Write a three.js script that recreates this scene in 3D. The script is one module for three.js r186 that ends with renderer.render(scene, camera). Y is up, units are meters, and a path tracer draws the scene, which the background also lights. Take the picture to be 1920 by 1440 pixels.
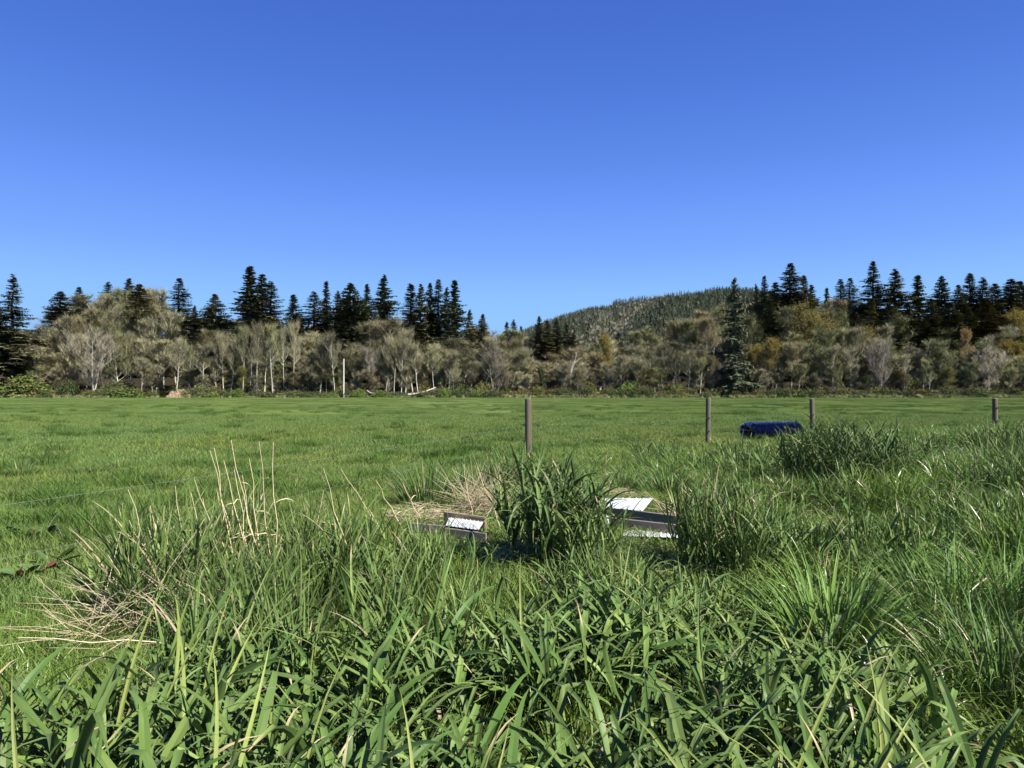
import * as THREE from 'three';
import { mergeGeometries } from 'three/addons/utils/BufferGeometryUtils.js';
import { RoundedBoxGeometry } from 'three/addons/geometries/RoundedBoxGeometry.js';

// ------------------------------------------------------------------ camera, sky, sun, exposure
const EYE = 1.5, FOCAL = 1331, HORIZON = 736;                 // lens of the photograph in its own 1920 x 1440 pixels
const scene = new THREE.Scene();
const camera = new THREE.PerspectiveCamera(2 * Math.atan(720 / FOCAL) * 180 / Math.PI, 4 / 3, 0.1, 6000);
camera.position.set(0, EYE, 0);
camera.rotation.x = Math.atan((HORIZON - 720) / FOCAL);
const SUN_AZ = 115 * Math.PI / 180, SUN_EL = 50 * Math.PI / 180;
const sunDir = new THREE.Vector3(Math.sin(SUN_AZ) * Math.cos(SUN_EL), Math.sin(SUN_EL), -Math.cos(SUN_AZ) * Math.cos(SUN_EL));
const EXPOSURE = 2.3, SKY_GAIN = 1 / EXPOSURE;                // the sky is set for what the photograph shows at this exposure
{
  const W = 512, H = 256, data = new Float32Array(W * H * 4);
  const keys = [[-90, 150, 190, 235], [0, 162, 210, 255], [7.2, 145, 197, 255], [11, 124, 172, 255], [14.9, 108, 154, 250], [17.9, 94, 141, 236], [23.5, 79, 123, 219], [28.3, 71, 112, 208], [45, 58, 95, 188], [90, 46, 78, 166]];
  const lin = (c) => { c /= 255; return c <= 0.04045 ? c / 12.92 : Math.pow((c + 0.055) / 1.055, 2.4); };
  for (let r = 0; r < H; r++) {
    const el = ((r + 0.5) / H - 0.5) * 180;
    let k = 0; while (k < keys.length - 2 && el > keys[k + 1][0]) k++;
    const t = Math.min(1, Math.max(0, (el - keys[k][0]) / (keys[k + 1][0] - keys[k][0])));
    const c = [1, 2, 3].map((i) => lin(keys[k][i]) * (1 - t) + lin(keys[k + 1][i]) * t);
    for (let q = 0; q < W; q++) {
      const az = ((q + 0.5) / W - 0.5) * 2 * Math.PI, e = el * Math.PI / 180;
      const cs = Math.cos(e) * Math.cos(az) * sunDir.x + Math.sin(e) * sunDir.y + Math.cos(e) * Math.sin(az) * sunDir.z;
      const glow = el > -2 ? 0.9 * Math.exp((Math.max(cs, -1) - 1) / 0.055) : 0;            // the bright air round the sun
      for (let i = 0; i < 3; i++) data[(r * W + q) * 4 + i] = (c[i] + glow * [1, 0.98, 0.92][i]) * SKY_GAIN;
      data[(r * W + q) * 4 + 3] = 1;
    }
  }
  const sky = new THREE.DataTexture(data, W, H, THREE.RGBAFormat, THREE.FloatType);
  sky.mapping = THREE.EquirectangularReflectionMapping; sky.magFilter = THREE.LinearFilter; sky.needsUpdate = true;
  scene.background = sky; scene.environment = sky;
}
const sun = new THREE.DirectionalLight(new THREE.Color(1, 0.94, 0.83), 5);
sun.position.copy(sunDir).multiplyScalar(300); sun.target.position.set(0, 0, -60);
sun.castShadow = true; sun.shadow.mapSize.set(4096, 4096); sun.shadow.radius = 1;
Object.assign(sun.shadow.camera, { left: -260, right: 260, top: 260, bottom: -260, near: 1, far: 900 });
scene.add(sun, sun.target);
const renderer = new THREE.WebGLRenderer({ antialias: true });
renderer.setSize(1024, 768); renderer.toneMapping = THREE.LinearToneMapping; renderer.toneMappingExposure = EXPOSURE;
renderer.shadowMap.enabled = true;

// ------------------------------------------------------------------ helpers
function rng(seed) { let a = seed >>> 0; return () => { a = (a + 0x6d2b79f5) | 0; let t = Math.imul(a ^ (a >>> 15), 1 | a); t = (t + Math.imul(t ^ (t >>> 7), 61 | t)) ^ t; return ((t ^ (t >>> 14)) >>> 0) / 4294967296; }; }
const mixn = (a, b, t) => a + (b - a) * t, clamp = (x, a = 0, b = 1) => Math.min(b, Math.max(a, x));
const smooth = (a, b, x) => { const t = clamp((x - a) / (b - a)); return t * t * (3 - 2 * t); };
const hash2 = (x, y) => { let h = Math.imul(x | 0, 374761393) + Math.imul(y | 0, 668265263); h = Math.imul(h ^ (h >>> 13), 1274126177); return ((h ^ (h >>> 16)) >>> 0) / 4294967296; };
function vnoise(x, y) { const ix = Math.floor(x), iy = Math.floor(y), u = x - ix, v = y - iy, s = u * u * (3 - 2 * u), t = v * v * (3 - 2 * v); return mixn(mixn(hash2(ix, iy), hash2(ix + 1, iy), s), mixn(hash2(ix, iy + 1), hash2(ix + 1, iy + 1), s), t); }
// nearest of scattered clump centres: [dx, dz, distance as a share of the cell]
function clumpAt(x, d, cell, seed) { let best = 9, bx = 0, bd = 0, id = 0; const ix = Math.floor(x / cell), iy = Math.floor(d / cell); for (let a = -1; a <= 1; a++) for (let b = -1; b <= 1; b++) { const cx = (ix + a + 0.1 + 0.8 * hash2(ix + a + seed, iy + b)) * cell, cd = (iy + b + 0.1 + 0.8 * hash2(ix + a, iy + b + seed * 3)) * cell, r = Math.hypot(x - cx, d - cd) / cell; if (r < best) { best = r; bx = (x - cx) / cell; bd = (d - cd) / cell; id = hash2(ix + a + 7 * seed, iy + b + 13); } } return [bx, bd, best, id]; }
const fbm = (x, y, n = 3) => { let a = 0, w = 0.5, q = 0; for (let i = 0; i < n; i++) { a += w * vnoise(x, y); q += w; x = x * 2.03 + 17.1; y = y * 2.03 + 5.3; w *= 0.5; } return a / q; };
function curve(points) { return (x) => { if (x <= points[0][0]) return points[0][1]; for (let i = 1; i < points.length; i++) if (x <= points[i][0]) { const [a, b] = points[i - 1], [c, d] = points[i]; return b + (d - b) * (x - a) / (c - a); } return points[points.length - 1][1]; }; }
const sideOf = (px, d) => (px - 960) / FOCAL * d;               // metres to the side at depth d for a column of the photograph
const V = (x, y, z) => new THREE.Vector3(x, y, z);
const used = {};
function numbered(name) { const n = used[name] = (used[name] ?? -1) + 1; return n ? name + '_' + String(n).padStart(3, '0') : name; }
function lit(o) { o.traverse((m) => { if (m.isMesh) { m.castShadow = true; m.receiveShadow = true; } }); return o; }
function tag(o, label, category, group, kind) { if (label) o.userData.label = label; if (category) o.userData.category = category; if (group) o.userData.group = group; if (kind) o.userData.kind = kind; return o; }
function thing(name, label, category, group, kind) { const g = new THREE.Group(); g.name = numbered(name); scene.add(g); return tag(g, label, category, group, kind); }
function part(name, geo, mat, parent) { const m = new THREE.Mesh(geo, mat); m.name = name; m.castShadow = m.receiveShadow = true; parent.add(m); return m; }

class Buf {                                                     // collects triangles with a colour for each vertex
  constructor() { this.p = []; this.c = []; this.i = []; }
  v(x, y, z, c) { this.p.push(x, y, z); this.c.push(c[0], c[1], c[2]); return this.p.length / 3 - 1; }
  tri(a, b, c) { this.i.push(a, b, c); }
  geo(flat = false) {
    let g = new THREE.BufferGeometry();
    g.setAttribute('position', new THREE.Float32BufferAttribute(this.p, 3));
    g.setAttribute('color', new THREE.Float32BufferAttribute(this.c, 3));
    g.setIndex(this.i);
    if (flat) g = g.toNonIndexed();
    g.computeVertexNormals();
    return g;
  }
  tube(pts, radii, sides, c) {                                  // round stem along points
    let prev = null;
    for (let k = 0; k < pts.length; k++) {
      const a = pts[Math.max(0, k - 1)], b = pts[Math.min(pts.length - 1, k + 1)];
      const t = b.clone().sub(a).normalize(), u = Math.abs(t.y) > 0.9 ? V(1, 0, 0) : V(0, 1, 0);
      const e = u.clone().cross(t).normalize(), f = t.clone().cross(e);
      const ring = [];
      for (let s = 0; s < sides; s++) { const q = s / sides * Math.PI * 2, r = radii[k]; ring.push(this.v(pts[k].x + (e.x * Math.cos(q) + f.x * Math.sin(q)) * r, pts[k].y + (e.y * Math.cos(q) + f.y * Math.sin(q)) * r, pts[k].z + (e.z * Math.cos(q) + f.z * Math.sin(q)) * r, c)); }
      if (prev) for (let s = 0; s < sides; s++) { const n = (s + 1) % sides; this.tri(prev[s], prev[n], ring[s]); this.tri(prev[n], ring[n], ring[s]); }
      prev = ring;
    }
  }
  sliver(a, b, w, c) {                                          // a thin pointed twig from a to b
    const d = b.clone().sub(a), s = d.clone().cross(Math.abs(d.y) > 0.8 * d.length() ? V(1, 0, 0.3) : V(0, 1, 0)).normalize().multiplyScalar(w / 2);
    const i = this.v(a.x - s.x, a.y - s.y, a.z - s.z, c), j = this.v(a.x + s.x, a.y + s.y, a.z + s.z, c), k = this.v(b.x, b.y, b.z, c);
    this.tri(i, j, k);
  }
  chip(p, size, R, c) {                                         // one small leaf, turned any way
    const a = R() * 6.283, b = Math.acos(2 * R() - 1), n = V(Math.sin(b) * Math.cos(a), Math.cos(b), Math.sin(b) * Math.sin(a));
    const e = n.clone().cross(V(0.31, 0.83, 0.46)).normalize().multiplyScalar(size), f = n.clone().cross(e).multiplyScalar(0.6);
    const i = this.v(p.x - e.x, p.y - e.y, p.z - e.z, c), j = this.v(p.x + f.x, p.y + f.y, p.z + f.z, c), k = this.v(p.x + e.x, p.y + e.y, p.z + e.z, c), l = this.v(p.x - f.x, p.y - f.y, p.z - f.z, c);
    this.tri(i, j, k); this.tri(i, k, l);
  }
  // a grass leaf: lean = start angle from upright, bend = further angle over its length (all at `fold` when given), two-plane keel when keel > 0
  blade(x, y, z, yaw, len, width, lean, bend, segs, c, o = {}) {
    const cy = Math.cos(yaw), sy = Math.sin(yaw), tw0 = o.twist ?? 0, keel = o.keel ?? 0, tw1 = tw0 + (o.spin ?? 0);
    let px = x, py = y, pz = z, prev = null;
    for (let k = 0; k <= segs; k++) {
      const t = k / segs;
      let ang = lean + bend * Math.pow(t, o.power ?? 1.4);
      if (o.fold && t > o.fold) ang += o.foldBy;
      const hx = Math.sin(ang), hy = Math.cos(ang);
      const tw = mixn(tw0, tw1, t), ct = Math.cos(tw), st = Math.sin(tw);
      // width direction: sideways, turned about the leaf by tw
      const wx = -sy * ct + cy * hy * st, wy = -hx * st, wz = cy * ct + sy * hy * st;
      const nx = cy * hy * ct + sy * st, ny = -hx * ct, nz = sy * hy * ct - cy * st;
      const w = width * 0.5 * (o.shape ? o.shape(t) : Math.min(1, (1 - t) * 2.2) * (0.75 + 0.25 * Math.min(1, t * 5)));
      let ring;
      if (o.tip && t > o.tip) c = o.tipColour;
      if (t === 1) { ring = [this.v(px, py, pz, c)]; }
      else if (keel) {
        const kx = nx * w * keel, ky = ny * w * keel, kz = nz * w * keel;
        ring = [this.v(px - wx * w, py - wy * w, pz - wz * w, c), this.v(px + kx, py + ky, pz + kz, c), this.v(px + kx, py + ky, pz + kz, c), this.v(px + wx * w, py + wy * w, pz + wz * w, c)];
      } else ring = [this.v(px - wx * w, py - wy * w, pz - wz * w, c), this.v(px + wx * w, py + wy * w, pz + wz * w, c)];
      if (prev) {
        const pairs = prev.length === 4 ? [[0, 1], [2, 3]] : [[0, 1]];
        for (const [a, b] of pairs) {
          if (ring.length === 1) this.tri(prev[a], prev[b], ring[0]);
          else { this.tri(prev[a], prev[b], ring[a]); this.tri(prev[b], ring[b], ring[a]); }
        }
      }
      prev = ring;
      const st2 = len / segs; px += cy * hx * st2; py += hy * st2; pz += sy * hx * st2;
    }
    return V(px, py, pz);
  }
}
const shade = (c, k) => [c[0] * k, c[1] * k, c[2] * k];
const blend = (a, b, t) => [mixn(a[0], b[0], t), mixn(a[1], b[1], t), mixn(a[2], b[2], t)];

function noiseTexture(size, fn, srgb = true) {
  const data = new Uint8Array(size * size * 4);
  for (let y = 0; y < size; y++) for (let x = 0; x < size; x++) { const c = fn(x / size, y / size, x, y); for (let i = 0; i < 3; i++) data[(y * size + x) * 4 + i] = clamp(c[i]) * 255; data[(y * size + x) * 4 + 3] = 255; }
  const t = new THREE.DataTexture(data, size, size); t.wrapS = t.wrapT = THREE.RepeatWrapping; t.magFilter = THREE.LinearFilter; t.minFilter = THREE.LinearMipmapLinearFilter; t.generateMipmaps = true;
  if (srgb) t.colorSpace = THREE.SRGBColorSpace; t.needsUpdate = true; return t;
}
const leafMat = (o = {}) => new THREE.MeshPhysicalMaterial({ color: 0xffffff, vertexColors: true, side: THREE.DoubleSide, roughness: 0.95, specularIntensity: 0.25, transmission: 0.22, thickness: 0, clearcoat: 0.2, clearcoatRoughness: 0.36, ...o });
const dullMat = (o = {}) => new THREE.MeshPhysicalMaterial({ color: 0xffffff, vertexColors: true, side: THREE.DoubleSide, roughness: 0.9, specularIntensity: 0.35, ...o });

// ------------------------------------------------------------------ the lie of the land (x to the right, d away from the camera)
const FENCE = [[-9, -8], [-3.75, 4.2], [0.38, 16.3], [5.6, 20.3], [10.2, 24.1], [13.75, 20.2], [19, 16]];
const riseTop = curve([[-1.2, 24], [-0.55, 26], [-0.3, 22], [-0.1, 12], [0.02, 5], [0.14, 6], [0.26, 18], [0.4, 22], [1.2, 24]]);
function landY(x, d) {
  let y = 0;
  const near = 1 - smooth(28, 60, d);
  y += near * (0.09 * (fbm(x * 0.55 + 3, d * 0.55 + 9) - 0.5) + 0.05 * (fbm(x * 1.9, d * 1.9) - 0.5));
  const g = (cx, cd, s, a) => a * Math.exp(-((x - cx) ** 2 + (d - cd) ** 2) / (2 * s * s));
  y += g(15.8, 16, 4, 0.62) + g(0.35, 7.3, 1.25, 0.13) + g(4.6, 8.5, 1.1, 0.1) + g(7.2, 9.5, 1.3, 0.14) + g(5.2, 6, 1, 0.08);
  if (d > 195) y += riseTop(x / d) * smooth(200, 300, d) + 2.2 * (fbm(x * 0.03, d * 0.03) - 0.5) * smooth(200, 230, d);
  return y;
}
// ground: rings round the camera, fine near and coarse far, out to the horizon
{
  const rings = [0]; let r = 0.35; while (r < 3200) { rings.push(r); r *= r < 30 ? 1.045 : r < 190 ? 1.03 : r < 330 ? 1.02 : 1.12; }
  const N = 360, pos = [], uv = [], idx = [], col = [];
  rings.forEach((R, k) => { for (let s = 0; s <= N; s++) { const a = s / N * Math.PI * 2, x = R * Math.sin(a), d = R * Math.cos(a); const y = d < 0 ? landY(x, Math.abs(d)) * (R < 30 ? 1 : 0.2) : landY(x, d); pos.push(x, y, -d); uv.push(x / 2.5, d / 2.5);
    const wood = smooth(197, 201, d); const n = fbm(x * 0.12, d * 0.12); const c = blend(blend([0.05, 0.075, 0.02], [0.065, 0.08, 0.026], n), [0.055, 0.05, 0.034], wood); col.push(...c); } });
  for (let k = 0; k + 1 < rings.length; k++) for (let s = 0; s < N; s++) { const a = k * (N + 1) + s, b = a + N + 1; idx.push(a, a + 1, b, a + 1, b + 1, b); }
  const g = new THREE.BufferGeometry(); g.setAttribute('position', new THREE.Float32BufferAttribute(pos, 3)); g.setAttribute('uv', new THREE.Float32BufferAttribute(uv, 2)); g.setAttribute('color', new THREE.Float32BufferAttribute(col, 3)); g.setIndex(idx); g.computeVertexNormals();
  const R = rng(5), tex = noiseTexture(512, (u, v, x, y) => { const n = 0.62 + 0.38 * hash2(x, y), m = 0.75 + 0.25 * hash2(x >> 2, y >> 2); const k = n * m; return [k, k, k * 0.95]; });
  const m = new THREE.Mesh(g, new THREE.MeshPhysicalMaterial({ vertexColors: true, map: tex, roughness: 1, specularIntensity: 0.05 }));
  m.name = 'ground'; m.receiveShadow = true; m.castShadow = true; m.userData = { kind: 'structure', label: 'wide flat green pasture running to the wooded edge', category: 'ground' }; scene.add(m);
}

// ------------------------------------------------------------------ far hill and its forest
const ridgeY = curve([[700, 700], [860, 672], [930, 645], [985, 622], [1050, 598], [1110, 582], [1150, 578], [1190, 568], [1250, 556], [1300, 562], [1340, 556], [1400, 553], [1440, 558], [1520, 590], [1600, 640], [1800, 690], [2100, 710], [2500, 720]]);
const hillY = (px, d) => { const top = (HORIZON - ridgeY(px)) / FOCAL * 1500 + EYE - 10; const t = smooth(560, 1500, d); const back = 1 - smooth(1500, 2300, d); const gully = 26 * Math.exp(-(((px - 1105) - (d - 900) * 0.28) ** 2) / 2200) * smooth(700, 1000, d) * (1 - smooth(1300, 1500, d)); const x = sideOf(px, d); return 4 + (top - 4) * Math.pow(t, 0.85) * back - gully + 10 * (fbm(x * 0.008, d * 0.008) - 0.5) * t * (1 - smooth(1350, 1500, d)); };
{
  const pos = [], idx = [], P = 120, D = 60;
  for (let j = 0; j <= D; j++) for (let i = 0; i <= P; i++) { const px = 640 + (2560 - 640) * i / P, d = 540 + (2300 - 540) * j / D; pos.push(sideOf(px, d), hillY(px, d), -d); }
  for (let j = 0; j < D; j++) for (let i = 0; i < P; i++) { const a = j * (P + 1) + i, b = a + P + 1; idx.push(a, a + 1, b, a + 1, b + 1, b); }
  const g = new THREE.BufferGeometry(); g.setAttribute('position', new THREE.Float32BufferAttribute(pos, 3)); g.setIndex(idx); g.computeVertexNormals();
  const m = new THREE.Mesh(g, new THREE.MeshStandardMaterial({ color: new THREE.Color().setRGB(0.05, 0.055, 0.03), roughness: 1, side: THREE.DoubleSide }));
  m.name = 'hill'; m.receiveShadow = m.castShadow = true; m.userData = { kind: 'structure', label: 'distant forested ridge rising behind the gap in the trees', category: 'hill' }; scene.add(m);
}

// ------------------------------------------------------------------ trees
const CON = { h: 30, w: 5.2 };
function coniferGeo(seed, o) {                                  // o: ragged, dense, slim, droop, bare (share of clear stem)
  const R = rng(seed), b = new Buf(), tr = new Buf(), H = CON.h;
  const pts = [], rad = []; for (let k = 0; k <= 8; k++) { const t = k / 8; pts.push(V((R() - 0.5) * 0.2 * (k > 0), t * H * 0.985, (R() - 0.5) * 0.2 * (k > 0))); rad.push(0.42 * (1 - t) + 0.03); }
  tr.tube(pts, rad, 7, [0.16, 0.13, 0.1]);
  const base = [0.098, 0.105, 0.05], pale = [0.165, 0.168, 0.088];
  let y = H * (o.bare ?? 0.04);
  const gapA = R() * 6.28, lobes = [0, 1, 2, 3].map(() => [R() * H, 0.75 + 0.5 * R()]);
  while (y < H * 0.995) {
    const t = y / H, prof = Math.pow(1 - t, (o.power ?? 0.72) * 0.85) * (0.86 + 0.14 * Math.sin(t * 21 + seed)) * CON.w * (t < 0.12 ? 0.8 + t * 1.6 : 1);
    const lobe = lobes.reduce((m, [ly, k]) => m * (1 + (k - 1) * Math.exp(-((y - ly) ** 2) / 6)), 1);
    const n = Math.max(4, Math.round(1.35 * (o.dense ?? 8) * (0.55 + 0.45 * (1 - t))));
    for (let q = 0; q < n; q++) {
      const az = R() * 6.283, rag = 1 - (o.ragged ?? 0.3) * 1.35 * R() * (Math.cos(az - gapA + t * 9) > 0.5 ? 1.5 : 1);
      let L = Math.max(0.25, prof * rag * lobe * (0.62 + 0.76 * vnoise(az * 1.6 + seed, y * 0.55))); if (R() < 0.06 * (o.ragged ?? 0.3) * 4) L *= 1.25; L = Math.min(L, (1 - t) * H * 0.3 + 0.1);
      const up = mixn(0.75, -0.05, Math.pow(1 - t, 0.5)) - (o.droop ?? 0.12), dx = Math.cos(az), dz = Math.sin(az);
      const c0 = blend(base, pale, Math.pow(R(), 2.2)), y0 = y + (R() - 0.5) * 0.5;
      const at = (s) => V(dx * L * s, y0 + L * (up * s - (o.sag ?? 0.22) * s * s + 0.12 * s * s * s), dz * L * s);
      const m = Math.max(3, Math.round(L * 2.3));
      for (let k = 0; k < m; k++) {
        const s = 0.16 + 0.84 * (k + R() * 0.7) / m, p = at(Math.min(s, 1)), wl = (0.42 + 0.4 * (1 - s)) * Math.min(1.7, 0.5 + L * 0.28) * (0.7 + 0.7 * R());
        const c = R() < 0.09 ? shade([0.24, 0.23, 0.17], 0.7 + 0.5 * R()) : shade(c0, 0.75 + 0.6 * R());
        for (const sg of [-1, 1]) b.sliver(p, V(p.x + (-dz * sg * 0.85 + dx * 0.55) * wl, p.y - 0.12 * wl - R() * 0.25 * wl, p.z + (dx * sg * 0.85 + dz * 0.55) * wl), 0.42 * wl + 0.12, c);
        b.sliver(p, V(p.x + dx * wl * 0.25, p.y - wl * (0.5 + (o.hang ?? 0.35) * R()), p.z + dz * wl * 0.25), 0.44 * wl + 0.12, c);
      }
      b.sliver(at(0.7), at(1.04), 0.22, c0);
    }
    y += mixn(0.36, 0.5, 1 - t) * (o.step ?? 1) * (0.5 + R());
  }
  b.sliver(V(0, H * 0.955, 0), V(0.02, H * 1.012, 0), 0.2, base); b.sliver(V(0, H * 0.955, 0.02), V(0, H * 1.0, 0.05), 0.22, base);
  return { trunk: tr.geo(), crown: b.geo(true) };
}
const CONIFERS = {
  spruce: [coniferGeo(11, { ragged: 0.5, droop: 0.05, power: 0.7, dense: 8 }), coniferGeo(12, { ragged: 0.42, droop: 0.1, power: 0.62, dense: 8 })],
  fir: [coniferGeo(21, { ragged: 0.28, power: 0.78, dense: 9 }), coniferGeo(22, { ragged: 0.32, power: 0.7, dense: 9 }), coniferGeo(23, { ragged: 0.25, power: 0.85, dense: 9, droop: 0 }), coniferGeo(24, { ragged: 0.45, power: 0.6, dense: 8, droop: 0.16 }), coniferGeo(25, { ragged: 0.38, power: 0.95, dense: 9 })],
  round: [coniferGeo(31, { ragged: 0.35, power: 0.45, dense: 9 }), coniferGeo(32, { ragged: 0.3, power: 0.52, dense: 9 })],
  old: [coniferGeo(41, { ragged: 0.62, power: 0.5, dense: 8, droop: 0.16, step: 1.1, hang: 0.9 })],
};
const barkDark = dullMat(), needleMats = [[1, 1, 1], [1.25, 1.12, 0.95], [0.85, 0.95, 1.05], [1.1, 1.2, 1.0], [1.3, 1.3, 1.25]].map((c) => dullMat({ color: new THREE.Color().setRGB(...c), roughness: 0.8 }));

function bareTreeGeo(seed, o = {}) {                            // leafless alder, 16 m: pale stems, fine twigs, swelling buds
  const R = rng(seed), tr = new Buf(), tw = new Buf(), H = 16;
  const bark = o.bark ?? [0.3, 0.29, 0.26], limb = o.limb ?? [0.31, 0.305, 0.265], twig = o.twig ?? [0.2, 0.194, 0.125], bud = o.bud ?? [0.17, 0.17, 0.08];
  const stems = o.stems ?? 1, spread = o.spread ?? 1;
  const limbFrom = (p, dir, len, r, level) => {
    const n = 3, pts = [p.clone()], rad = [r]; let q = p.clone(), d = dir.clone();
    for (let k = 1; k <= n; k++) { d.add(V((R() - 0.5) * 0.5, 0.12 + (R() - 0.5) * 0.3, (R() - 0.5) * 0.5).multiplyScalar(0.55)).normalize(); q = q.clone().addScaledVector(d, len / n); pts.push(q); rad.push(r * (1 - 0.75 * k / n)); }
    (level < 2 ? tr : tw).tube(pts, rad, 3, shade(level < 2 ? limb : blend(limb, twig, 0.4), 0.8 + 0.4 * R()));
    const at = (t) => { const f = Math.min(t * n, n - 0.001), i = Math.floor(f); return pts[i].clone().lerp(pts[i + 1], f - i); };
    if (level < 2) {
      const m = level === 0 ? 5 : 3;
      for (let k = 0; k < m; k++) { const t = 0.25 + 0.75 * (k + R()) / m, a = R() * 6.283, dd = d.clone().multiplyScalar(0.8).add(V(Math.cos(a) * 0.8, 0.15 + R() * 0.45, Math.sin(a) * 0.8)).normalize(); limbFrom(at(t), dd, len * (0.42 + 0.2 * R()), Math.max(0.012, r * 0.5), level + 1); }
    }
    const m = o.twigs ?? 12;
    for (let k = 0; k < m; k++) {
      const t = 0.2 + 0.8 * R(), a = R() * 6.283, p0 = at(t), L = (0.8 + 1.3 * R()) * (o.twigLen ?? 1);
      const dd = d.clone().multiplyScalar(0.75).add(V(Math.cos(a), 0.35 + (R() - 0.5) * 0.9, Math.sin(a)).multiplyScalar(0.7)).normalize(), p1 = p0.clone().addScaledVector(dd, L);
      tw.sliver(p0, p1, o.twigW ?? 0.05, shade(twig, 0.55 + 0.6 * R() + (R() < 0.15 ? 0.9 : 0)));
      for (let z = 0; z < (o.buds ?? 1); z++) { const pb = p0.clone().lerp(p1, 0.3 + 0.75 * R()); pb.x += (R() - 0.5) * 0.3; pb.y += (R() - 0.5) * 0.3; pb.z += (R() - 0.5) * 0.3; tw.chip(pb, (o.budSize ?? 0.05) * (0.6 + 0.8 * R()), R, shade(bud, 0.65 + 0.7 * R())); }
    }
  };
  for (let s = 0; s < stems; s++) {
    const lean = V((R() - 0.5) * 0.3 * (stems > 1 ? 2 : 1), 1, (R() - 0.5) * 0.25).normalize(), hs = H * (0.86 + 0.1 * R()) * (s ? 0.85 : 1), p0 = V(s ? (R() - 0.5) * 0.7 : 0, -0.2, s ? (R() - 0.5) * 0.7 : 0);
    const pts = [], rad = []; let q = p0.clone();
    for (let k = 0; k <= 7; k++) { pts.push(q.clone()); rad.push(((o.girth ?? 0.19) * (1 - k / 7.4) + 0.012) / Math.sqrt(stems * 0.6 + 0.4)); q.addScaledVector(lean, hs / 7); q.x += (R() - 0.5) * 0.3; q.z += (R() - 0.5) * 0.3; }
    tr.tube(pts, rad, 5, shade(bark, 0.85 + 0.3 * R()));
    const n = Math.round((o.limbs ?? 24) / Math.sqrt(stems));
    for (let k = 0; k < n; k++) {
      const t = mixn(o.clear ?? 0.4, 0.97, (k + R() * 0.8) / n), f = Math.min(t * 7, 6.99), i = Math.floor(f), p = pts[i].clone().lerp(pts[i + 1], f - i), a = R() * 6.283 + k * 2.4;
      const u = (t - (o.clear ?? 0.4)) / (1 - (o.clear ?? 0.4)), prof = Math.sin(Math.PI * clamp(0.22 + 0.7 * u)) * 0.9 + 0.15;
      limbFrom(p, V(Math.cos(a) * spread, 0.55 + 0.7 * u, Math.sin(a) * spread).normalize(), (o.reach ?? 3.4) * prof * (0.75 + 0.5 * R()), 0.065 * (1.1 - 0.5 * u), 0);
    }
  }
  return { trunk: tr.geo(), crown: tw.geo(true) };
}
const BARE = [1, 2, 3, 4, 5, 6].map((s) => bareTreeGeo(100 + s, { stems: [1, 1, 2, 1, 3, 2][s - 1], clear: [0.3, 0.38, 0.24, 0.2, 0.24, 0.32][s - 1], reach: [3.3, 3, 3.4, 3.8, 3.2, 3][s - 1] }));
const ALDER = [1, 2, 3, 4].map((s) => bareTreeGeo(150 + s, { clear: 0.52, reach: 3.4, limbs: 13, twigs: 9, girth: 0.16, bark: [0.33, 0.325, 0.29], limb: [0.29, 0.285, 0.245], twig: [0.185, 0.178, 0.115], twigLen: 1.15 }));
const LEAFY = [1, 2, 3].map((s) => bareTreeGeo(200 + s, { stems: s, clear: 0.18, reach: 4.2, limbs: 16, twigs: 8, buds: 6, budSize: 0.1, bud: [0.2, 0.175, 0.05], twig: [0.12, 0.1, 0.06], limb: [0.2, 0.185, 0.15] }));
const SILVER = [1, 2].map((s) => bareTreeGeo(300 + s, { stems: 2, clear: 0.18, reach: 5.2, limbs: 18, girth: 0.3, twigs: 12, twigW: 0.05, buds: 1, bark: [0.36, 0.345, 0.31], limb: [0.32, 0.305, 0.265], twig: [0.21, 0.195, 0.155], bud: [0.16, 0.145, 0.1], spread: 1.3 }));
const barkMats = [[1.15, 1.15, 1.12], [1.6, 1.58, 1.52], [0.75, 0.74, 0.7]].map((c) => dullMat({ color: new THREE.Color().setRGB(...c) }));
const twigMats = [[1, 1, 1], [1.2, 1.17, 1.12], [0.95, 1.02, 0.82], [1.4, 1.38, 1.32], [1.08, 0.98, 0.92], [0.98, 1.06, 0.76]].map((c) => dullMat({ color: new THREE.Color().setRGB(...c) }));
const leafMats = [[1, 1, 1], [1.18, 1.1, 0.78], [0.75, 0.9, 0.7], [1.5, 1.25, 1.6]].map((c) => leafMat({ color: new THREE.Color().setRGB(...c), clearcoat: 0.1 }));

function plantTree(name, geo, h0, mats, px, topY, d, wide, seed, label, category, group) {
  const R = rng(seed), x = sideOf(px, d), y = landY(x, d), top = (HORIZON - topY) / FOCAL * d + EYE, H = Math.max(3, top - y + 0.3);
  const g = thing(name, label, category, group);
  part('trunk', geo.trunk, mats[0], g); part('crown', geo.crown, mats[1], g);
  g.position.set(x, y - 0.3, -d); g.rotation.y = R() * 6.283; g.scale.set(wide, H / h0, wide);
  return g;
}
const ORD = ['first', 'second', 'third', 'fourth', 'fifth', 'sixth', 'seventh', 'eighth', 'ninth', 'tenth', 'eleventh', 'twelfth', 'thirteenth', 'fourteenth', 'fifteenth', 'sixteenth', 'seventeenth', 'eighteenth', 'nineteenth', 'twentieth', 'twenty-first', 'twenty-second', 'twenty-third', 'twenty-fourth', 'twenty-fifth', 'twenty-sixth', 'twenty-seventh', 'twenty-eighth', 'twenty-ninth', 'thirtieth'];
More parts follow.
